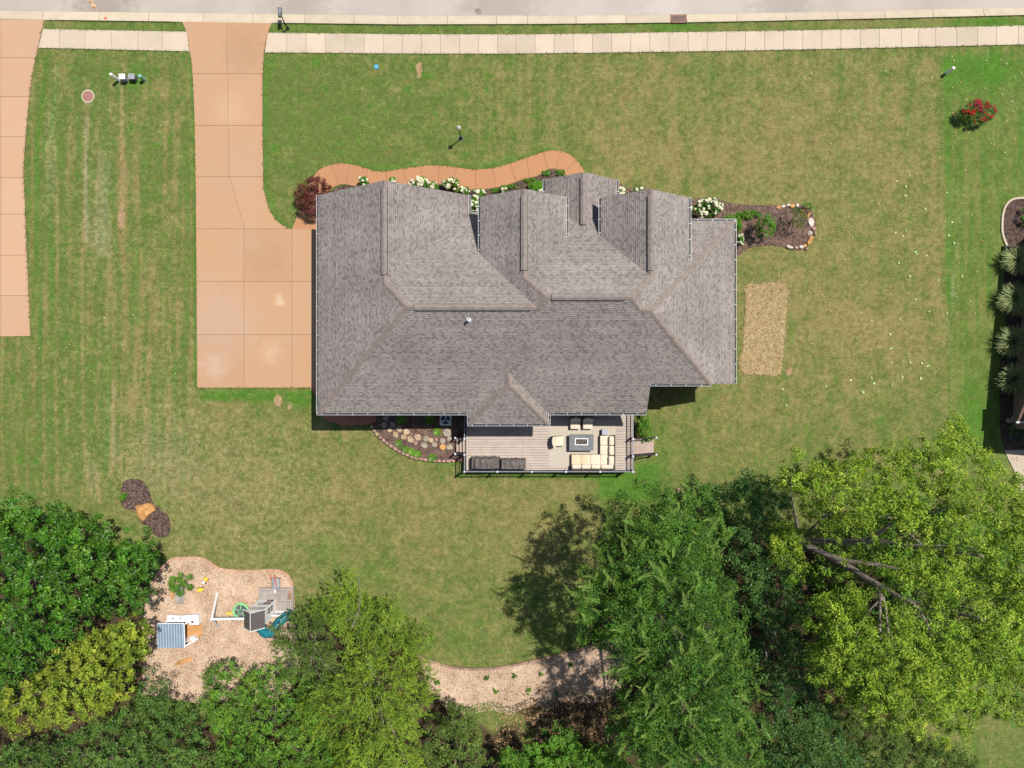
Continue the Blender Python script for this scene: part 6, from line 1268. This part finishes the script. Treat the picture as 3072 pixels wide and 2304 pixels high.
# the tall bright tree with its bare limbs
def bright_tree():
    r = np.random.RandomState(14); b = P(2386, 1622); t = thing('tree', 'tall bright yellow green tree with exposed grey limbs at right', 'tree', b, 0, WOODS)
    outer = [(2323, 1433), (2403, 1353), (2440, 1370), (2550, 1353), (2650, 1320), (2729, 1303), (2783, 1320), (2829, 1240), (2909, 1253), (2936, 1333), (2989, 1366), (3072, 1415), (3180, 1450), (3300, 1700), (3250, 2050), (3100, 2170), (2942, 2152), (2916, 2238), (2750, 2218), (2563, 2178), (2483, 2085), (2403, 2065), (2383, 1906), (2440, 1760), (2520, 1770), (2480, 1680), (2440, 1600), (2390, 1560)]
    C, lvl, tb = canopy(r, outer, 7, 16, 7.0, .85, 9, 1.3, .6, 1.6)
    C2, l2, tb2 = canopy(r, [(2290, 1660), (2303, 1585), (2350, 1565), (2400, 1580), (2425, 1640), (2420, 1730), (2385, 1755), (2350, 1732)], 8, 9.5, 1.5, .7, 8, .5, .2)
    # keep the crown open over the limbs
    stems = [([(2388, 1622), (2430, 1623), (2530, 1626), (2623, 1623), (2703, 1633), (2783, 1646), (2862, 1656), (2950, 1668)], 2, 15.5, .30), ([(2386, 1624), (2393, 1633), (2450, 1653), (2530, 1693), (2596, 1733), (2650, 1763), (2716, 1799), (2816, 1826), (2956, 1859)], .2, 15, .36), ([(2410, 1635), (2520, 1678), (2600, 1690), (2650, 1697), (2730, 1718), (2800, 1760)], 4, 11, .2),
             ([(2623, 1745), (2650, 1800), (2660, 1850), (2668, 1950), (2670, 2040)], 8, 12.5, .13), ([(2716, 1799), (2752, 1822), (2795, 1900), (2815, 1950)], 10, 13, .12), ([(2600, 1622), (2650, 1590), (2690, 1553), (2740, 1500)], 8, 13, .13), ([(2396, 1600), (2385, 1540), (2377, 1500), (2370, 1440)], 3, 7.5, .1), ([(2430, 1590), (2480, 1545), (2560, 1500)], 4, 9, .1), ([(2650, 1790), (2610, 1830), (2585, 1870), (2560, 1930)], 9, 11.5, .08), ([(2640, 1760), (2640, 1900), (2635, 2000), (2625, 2080)], 9, 12, .09)]
    drop = np.zeros(len(C), bool); eye = np.array([0, 0, HC]); sdir = np.array(SUN_DIR)
    for si, (st_, z0, z1, r0) in enumerate(stems):
        d = arc(st_); lim = (.62, .68, .5, .5, .45, .4, .7, .4, .3, .4)[si]; wd = .85 if si < 3 else .42
        for s in np.linspace(0, lim, 26):
            q = np.array(P(float(np.interp(s * d[-1], d, [p[0] for p in st_])), float(np.interp(s * d[-1], d, [p[1] for p in st_])), z0 + (z1 - z0) * s ** .9))
            for dr_, ww in ((sdir, wd * .8), ((eye - q) / np.linalg.norm(eye - q), wd)):
                rel = C - q; tt = rel @ dr_; pr_ = np.linalg.norm(rel - tt[:, None] * dr_, axis=1); drop |= (tt > -.3) & (pr_ < ww)
    near = drop & (r.rand(len(C)) < .86); C = C[~near]; tb = tb[~near]
    C = np.concatenate([C, C2]); tb = np.concatenate([tb, tb2]); rads = r.uniform(.6, 1.4, len(C)) * .35; tc = r.uniform(-.18, .18, len(C)) + tb
    c, nr, ax, w, q = clump_leaves(r, C, rads, 40); sc = r.uniform(.65, 1.3, len(w))
    leaves('crown', c, ax, nr, .15 * sc, .078 * sc, .45 + tc[w] + r.uniform(-.3, .3, len(w)), M['leaf_bright'], t, b)
    for i, (st_, z0, z1, r0) in enumerate(stems):
        d = arc(st_); pts = [P(x, y, z0 + (z1 - z0) * (s / d[-1]) ** .9) for (x, y), s in zip(st_, d)]
        if i == 0: pts = [P(2388, 1626, 0)] + pts
        if i == 1: pts = [P(2386, 1622, -.1)] + pts[1:]
        pp = catmull(pts, 4); n = len(pp); mb = MB(); mb.tube(pp, [r0 * (1.1 - .9 * j / (n - 1)) for j in range(n)], 8); mb.build('trunk' if i < 2 else 'limb', M['bark_pale'], t, True)
    rng = random.Random(3)
    for k in range(22):
        i = r.randint(len(C)); e = Vector(C[i])
        if e.z < 7: continue
        st_, z0, z1, r0 = stems[rng.choice((0, 1, 1, 0, 3, 5))]; j = rng.randrange(2, len(st_)); d = arc(st_); s = Vector(P(*st_[j], z0 + (z1 - z0) * d[j] / d[-1]))
        if (s - e).length > 9: continue
        mb = MB(); mb.tube(catmull([tuple(s), tuple(s.lerp(e, .5) + Vector((rng.uniform(-.4, .4), rng.uniform(-.4, .4), .3))), tuple(e)], 3), [.055 * (1 - .75 * q_ / 6) for q_ in range(7)], 5); mb.build('twig', M['bark_pale'], t)
bright_tree()
# bare snags
for lb, pts in (('thin dead branch standing in the dark undergrowth', [(2290, 1935, 4.5), (2300, 1975, 5.2), (2310, 2010, 5.6), (2330, 2045, 6.2)]), ('pale bare stem rising out of the lime green tree', [(1055, 1885, 6.5), (1075, 1840, 7.3), (1080, 1790, 8.0), (1078, 1735, 8.8)])):
    pp = [P(*q) for q in pts]; b = P(pts[0][0], pts[0][1], 0); pp = [(pp[0][0], pp[0][1], 0)] + pp; t = thing('dead_branch', lb, 'branch', (pp[0][0], pp[0][1], 0)); mb = MB(); mb.tube(catmull(pp, 3), [.07 * (1 - .7 * i / (len(pp) * 3 - 3)) for i in range(len(pp) * 3 - 2)], 6); mb.build('stem', M['bark_pale'], t)
    e = Vector(pp[2]); mb = MB(); mb.tube([e, e + Vector((-.6, -.3, .4)), e + Vector((-1.0, -.35, .5))], [.035, .02, .01], 5); mb.build('twig', M['bark_pale'], t)

def shrub(name, label, cat, px, py, rx, ry, h, mat, n=16, m=40, L=.12, Wd=.06, seed=1, group=None, cr=.2, z0=0.0, flowers=0, fr=.085, stem=True, fl_mat=None):
    r = np.random.RandomState(seed); b = P(px, py, z0); t = thing(name, label, cat, b, 0, group)
    a = r.uniform(0, 2 * math.pi, n); q = np.sqrt(r.rand(n)); C = np.stack([b[0] + rx * q * np.cos(a), b[1] + ry * q * np.sin(a), z0 + h * (.35 + .6 * np.sqrt(1 - q * q * .95)) * r.uniform(.75, 1.05, n)], 1)
    rad = r.uniform(.7, 1.3, n) * cr; c, nr, ax, w, k = clump_leaves(r, C, rad, m); sc = r.uniform(.65, 1.3, len(w))
    leaves('foliage', c, ax, nr, L * sc, Wd * sc, .45 + r.uniform(-.35, .35, len(w)) + r.uniform(-.15, .15, n)[w], mat, t, b)
    if stem:
        mb = MB()
        for i in range(min(5, n)): mb.tube([(b[0], b[1], z0 - .02), tuple((np.array(b) * .4 + C[i] * .6)), tuple(C[i])], [.03, .02, .008], 5)
        mb.build('stems', M['bark'], t)
    if flowers and fl_mat is None:
        bm = bmesh.new(); bmesh.ops.create_icosphere(bm, subdivisions=2, radius=1)
        for v in bm.verts: v.co *= 1 + .4 * noise.noise(v.co * 4); v.co.z *= 1.25
        me = bpy.data.meshes.new('flower_head'); bm.to_mesh(me); bm.free(); me.materials.append(M['flower_white'])
        for i in range(flowers):
            p = C[i % n] + np.array([r.uniform(-.12, .12), r.uniform(-.12, .12), rad[i % n] * .75]); o = link('flower_head', me, t, Vector(p) - Vector(b)); s_ = fr * r.uniform(.5, 1.2); o.scale = (s_ * r.uniform(.8, 1.2), s_ * r.uniform(.8, 1.2), s_ * r.uniform(.9, 1.5))
            o.rotation_euler = (r.uniform(-.4, .4), r.uniform(-.4, .4), r.uniform(0, 6))
    elif flowers:
        idx = r.permutation(n)[:flowers]; c2, n2, a2, w2, k2 = clump_leaves(r, C[idx] + np.array([.05, .05, cr * .8]), rad[idx] * .6, 36); leaves('blossom', c2, a2, n2, np.full(len(w2), .07), np.full(len(w2), .06), r.rand(len(w2)), fl_mat, t, b)
    return t
HY = 'white hydrangeas along the front walk'
for i, (px, py, rx, ry, h, fl, lb) in enumerate(((1100, 552, .32, .3, 1.15, 5, 'white hydrangea at the roof corner nearest the red maple'), (1183, 552, .2, .2, 1.1, 2, 'single white hydrangea peeking over the left gable ridge'), (1242, 562, .25, .2, 1.1, 3, 'small white hydrangea left of the flowering clump on the walk'), (1268, 556, .45, .35, 1.2, 9, 'white hydrangea clump at the walk, second from the tall one'),
                                               (1300, 566, .35, .3, 1.1, 5, 'white hydrangea just left of the big flowering bush'), (1355, 562, .62, .5, 1.3, 15, 'largest white hydrangea bush beside the front walk'), (1392, 580, .35, .3, 1.1, 6, 'white hydrangea hugging the right end of the largest bush'), (1436, 590, .5, .35, 1.1, 9, 'white hydrangea at the mouth of the gap between gables'),
                                               (1428, 625, .4, .65, 1.3, 7, 'tall white hydrangea deep in the gap between gables'), (1510, 576, .2, .2, 1.0, 3, 'lone white hydrangea above the centre gable'), (1626, 588, .25, .2, 1.0, 3, 'yellowish hydrangea by the porch gutter'), (1860, 586, .25, .3, 1.0, 4, 'pale hydrangea at the right porch gutter'), (1912, 577, .3, .2, 1.1, 4, 'white hydrangea above the right gable ridge'))):
    shrub('hydrangea', lb, 'hydrangea', px, py, rx, ry, h, M['hyd_leaf'], 12 + int(20 * rx), 34, .14, .085, 40 + i, HY, .2, .03, int(fl * 1.5) + 1, .135)
shrub('hydrangea', 'big cream hydrangea bush beside the right gable in the side bed', 'hydrangea', 2116, 632, 1.2, .72, 1.2, M['hyd_leaf'], 44, 36, .14, .085, 60, None, .22, .03, 40, .13)
shrub('hydrangea', 'small hydrangea against the right side gutter', 'hydrangea', 2213, 722, .22, .4, .9, M['hyd_leaf'], 12, 34, .14, .085, 61, None, .18, .03, 9, .11)
shrub('green_shrub', 'glossy green shrub beside the porch gutter', 'shrub', 1612, 570, .8, .5, 1.0, M['hosta'], 30, 44, .13, .06, 62, None, .22, .03)
for i, (px, py, rx, ry, lb) in enumerate(((1682, 520, .38, .25, 'bright groundcover clump at the porch end of the walk'), (1640, 520, .35, .16, 'bright groundcover strip beside the walk bend near the porch'), (1590, 543, .5, .14, 'low groundcover edging the walk below its bend'), (1535, 562, .42, .14, 'low groundcover edging the walk by the centre gable'), (1485, 572, .35, .12, 'low groundcover edging the walk above the gap'))):
    shrub('groundcover', lb, 'groundcover', px, py, rx, ry, .22, M['leaf_fresh'], 16, 36, .08, .05, 70 + i, 'groundcover along the front walk', .11, .03, stem=False)
t = shrub('japanese_maple', 'dark red Japanese maple at the corner of the driveway', 'maple', 958, 602, 1.5, 1.5, 2.3, M['maple_red'], 95, 60, .15, .05, 80, None, .27, 0, stem=True)
for i, (px, py, rx, ry, h, mt, lb) in enumerate(((2195, 660, .7, .4, .5, 'leaf_fresh', 'spreading green perennial at the left of the side bed'), (2245, 645, .9, .3, .4, 'leaf_fresh', 'low bright green perennials along the side bed top'), (2210, 680, .25, .35, .6, 'leaf_fresh', 'leafy green plant against the right side gutter'))):
    shrub('perennial', lb, 'perennial', px, py, rx, ry, h, M[mt], 60, 26, .12, .05, 90 + i, 'green perennials in the side bed', .13, .03)
shrub('sapling', 'bushy green sapling in the middle of the side bed', 'sapling', 2278, 690, .7, .85, 2.4, M['leaf_fresh'], 60, 30, .11, .05, 95, None, .24, .03); shrub('sapling', 'sparse grey green sapling by the orange edging stones', 'sapling', 2368, 668, .85, .8, 2.3, M['leaf_olive'], 60, 16, .09, .04, 96, None, .22, .03)
shrub('sapling', 'wispy blue green plant at the top right edging stones', 'sapling', 2412, 628, .7, .35, 1.0, M['leaf_mid'], 14, 24, .1, .04, 97, None, .17, .03)
HO = 'bright clumps in the raised rear bed'
for i, (px, py, r_, lb) in enumerate(((1206, 1258, .5, 'large shaded green clump left of the two under the eave'), (1290, 1256, .52, 'large shaded green clump next to the air conditioner'), (1312, 1294, .42, 'lime green clump in front of the air conditioner'), (1198, 1329, .38, 'lime clump at the left end of the bed edge row'), (1216, 1348, .36, 'lime clump second along the bed edge row'), (1236, 1354, .36, 'lime clump third along the bed edge row'), (1252, 1361, .38, 'lime clump fourth along the bed edge row'), (1297, 1373, .4, 'lime clump standing apart near the deck stairs'))):
    rr_ = np.random.RandomState(100 + i); cz = rb_h(*P2(px, py, .4)); b = P(px, py, cz); t = thing('daylily', lb, 'plant', b, 0, HO); n = 150; a = rr_.uniform(0, 6.283, n); L_ = rr_.uniform(.45, 1.0, n) * r_; zz = rr_.uniform(.15, .5, n)
    d = np.stack([np.cos(a), np.sin(a), zz], 1); c = np.array(b) + d * (L_ * .55)[:, None]; leaves('foliage', c, d, norm(np.stack([-np.cos(a) * .5, -np.sin(a) * .5, np.ones(n)], 1)), L_, np.full(n, .06), .45 + rr_.uniform(-.4, .45, n), M['hosta'], t, b)
    mb = MB(); mb.cyl(b[0], b[1], cz - .03, cz + .08, .07, 8); mb.build('root_crown', M['bark'], t)
shrub('bush', 'leafy green bush against the right deck railing', 'bush', 1925, 1275, .5, 1.35, 1.5, M['leaf_fresh'], 40, 44, .13, .06, 120, None, .24); shrub('bush', 'small green bush at the top of the deck stairs', 'bush', 1935, 1308, .35, .3, 1.4, M['leaf_fresh'], 14, 40, .12, .06, 121, None, .2)
shrub('bush', 'round grey green plant in the small lawn bed', 'bush', 378, 1490, .38, .34, .5, M['leaf_mid'], 16, 36, .09, .05, 122, None, .14); shrub('bush', 'small dark shrub at the lower end of the lawn bed', 'bush', 453, 1590, .3, .4, .8, M['leaf_blue'], 14, 36, .1, .05, 123, None, .16)
shrub('shrub', 'spreading bright green shrub over the sandbox boards', 'shrub', 560, 1742, .95, .8, 1.6, M['leaf_fresh'], 34, 44, .14, .06, 124, None, .26)
shrub('crape_myrtle', 'small crape myrtle with crimson blossom on the far right lawn', 'shrub', 2910, 350, 1.3, .85, 1.5, M['leaf_blue'], 90, 40, .1, .045, 125, None, .27, 0, 50, fl_mat=M['flower_red'])
for i, (px, py, lb) in enumerate(((1462, 2032, 'small plant left of the pair nearest the timber edging'), (1544, 2024, 'small plant below the timber joint in the chip bed'), (1487, 2070, 'small plant in the lower left of the chip bed'), (1586, 2072, 'pale blue green plant right of centre in the chip bed'), (1624, 2016, 'dark small plant in the shaded chip bed'), (1668, 2078, 'pale sprig near the brown leaves'), (1712, 1995, 'sprig in the deep shade by the timber'), (1312, 2042, 'green tuft at the left end of the chip bed'))):
    shrub('seedling', lb, 'plant', px, py, .2, .22, .35, M['leaf_mid'], 8, 26, .09, .045, 130 + i, 'young plants in the chip bed', .1)
# neighbour's fountain grasses and shrubs
for i, (px, py, s_, lb) in enumerate(((3044, 782, 1.35, 'topmost fountain grass in the neighbour row'), (3036, 898, 1.5, 'second fountain grass from the top in the neighbour row'), (3033, 1026, 1.45, 'third fountain grass from the top in the neighbour row'), (3032, 1138, 1.4, 'lowest fountain grass in the neighbour row'))):
    rr_ = np.random.RandomState(150 + i); z_ = .03; b = P(px, py, .6); b = (b[0], b[1], z_); t = thing('fountain_grass', lb, 'ornamental grass', b, 0, 'fountain grasses beside the neighbour house'); n = 950
    a = rr_.uniform(0, 6.283, n); h = rr_.uniform(.7, 1.7, n); rad = rr_.uniform(.25, 1.0, n) * s_; d = np.stack([np.cos(a), np.sin(a), 0 * a], 1); V = []; TT = []
    sdv = np.stack([-np.sin(a), np.cos(a), 0 * a], 1); prev = None
    for k in range(5):
        u = k / 4; p = np.array(b) + d * (rad * u)[:, None] + np.stack([0 * a, 0 * a, h * (1.9 * u - 1.15 * u * u)], 1); w_ = (.026 * (1 - u * .8)); cur = (p - sdv * w_, p + sdv * w_)
        if prev is not None: V.append(np.stack([prev[0], cur[0], cur[1], prev[1]], 1)); TT.append(rr_.uniform(.1, .7, n) + .3 * u)
        prev = cur
    me = np_mesh('blades', np.concatenate(V) - np.array(b), 4, M['grass_blade'], np.clip(np.concatenate(TT), 0, 1)); link('blades', me, t)
shrub('bush', 'round grey green bush near the boulders by the neighbour house', 'bush', 3032, 1292, .4, .4, .6, M['leaf_olive'], 16, 40, .08, .03, 160, None, .15); shrub('bush', 'grey green bush at the frame edge by the neighbour house', 'bush', 3064, 1297, .4, .4, .6, M['leaf_olive'], 16, 40, .08, .03, 161, None, .15); shrub('bush', 'dark green rounded shrub in the neighbour bed curve', 'bush', 3066, 655, .6, .7, .9, M['leaf_fresh'], 24, 40, .1, .05, 162, None, .22)
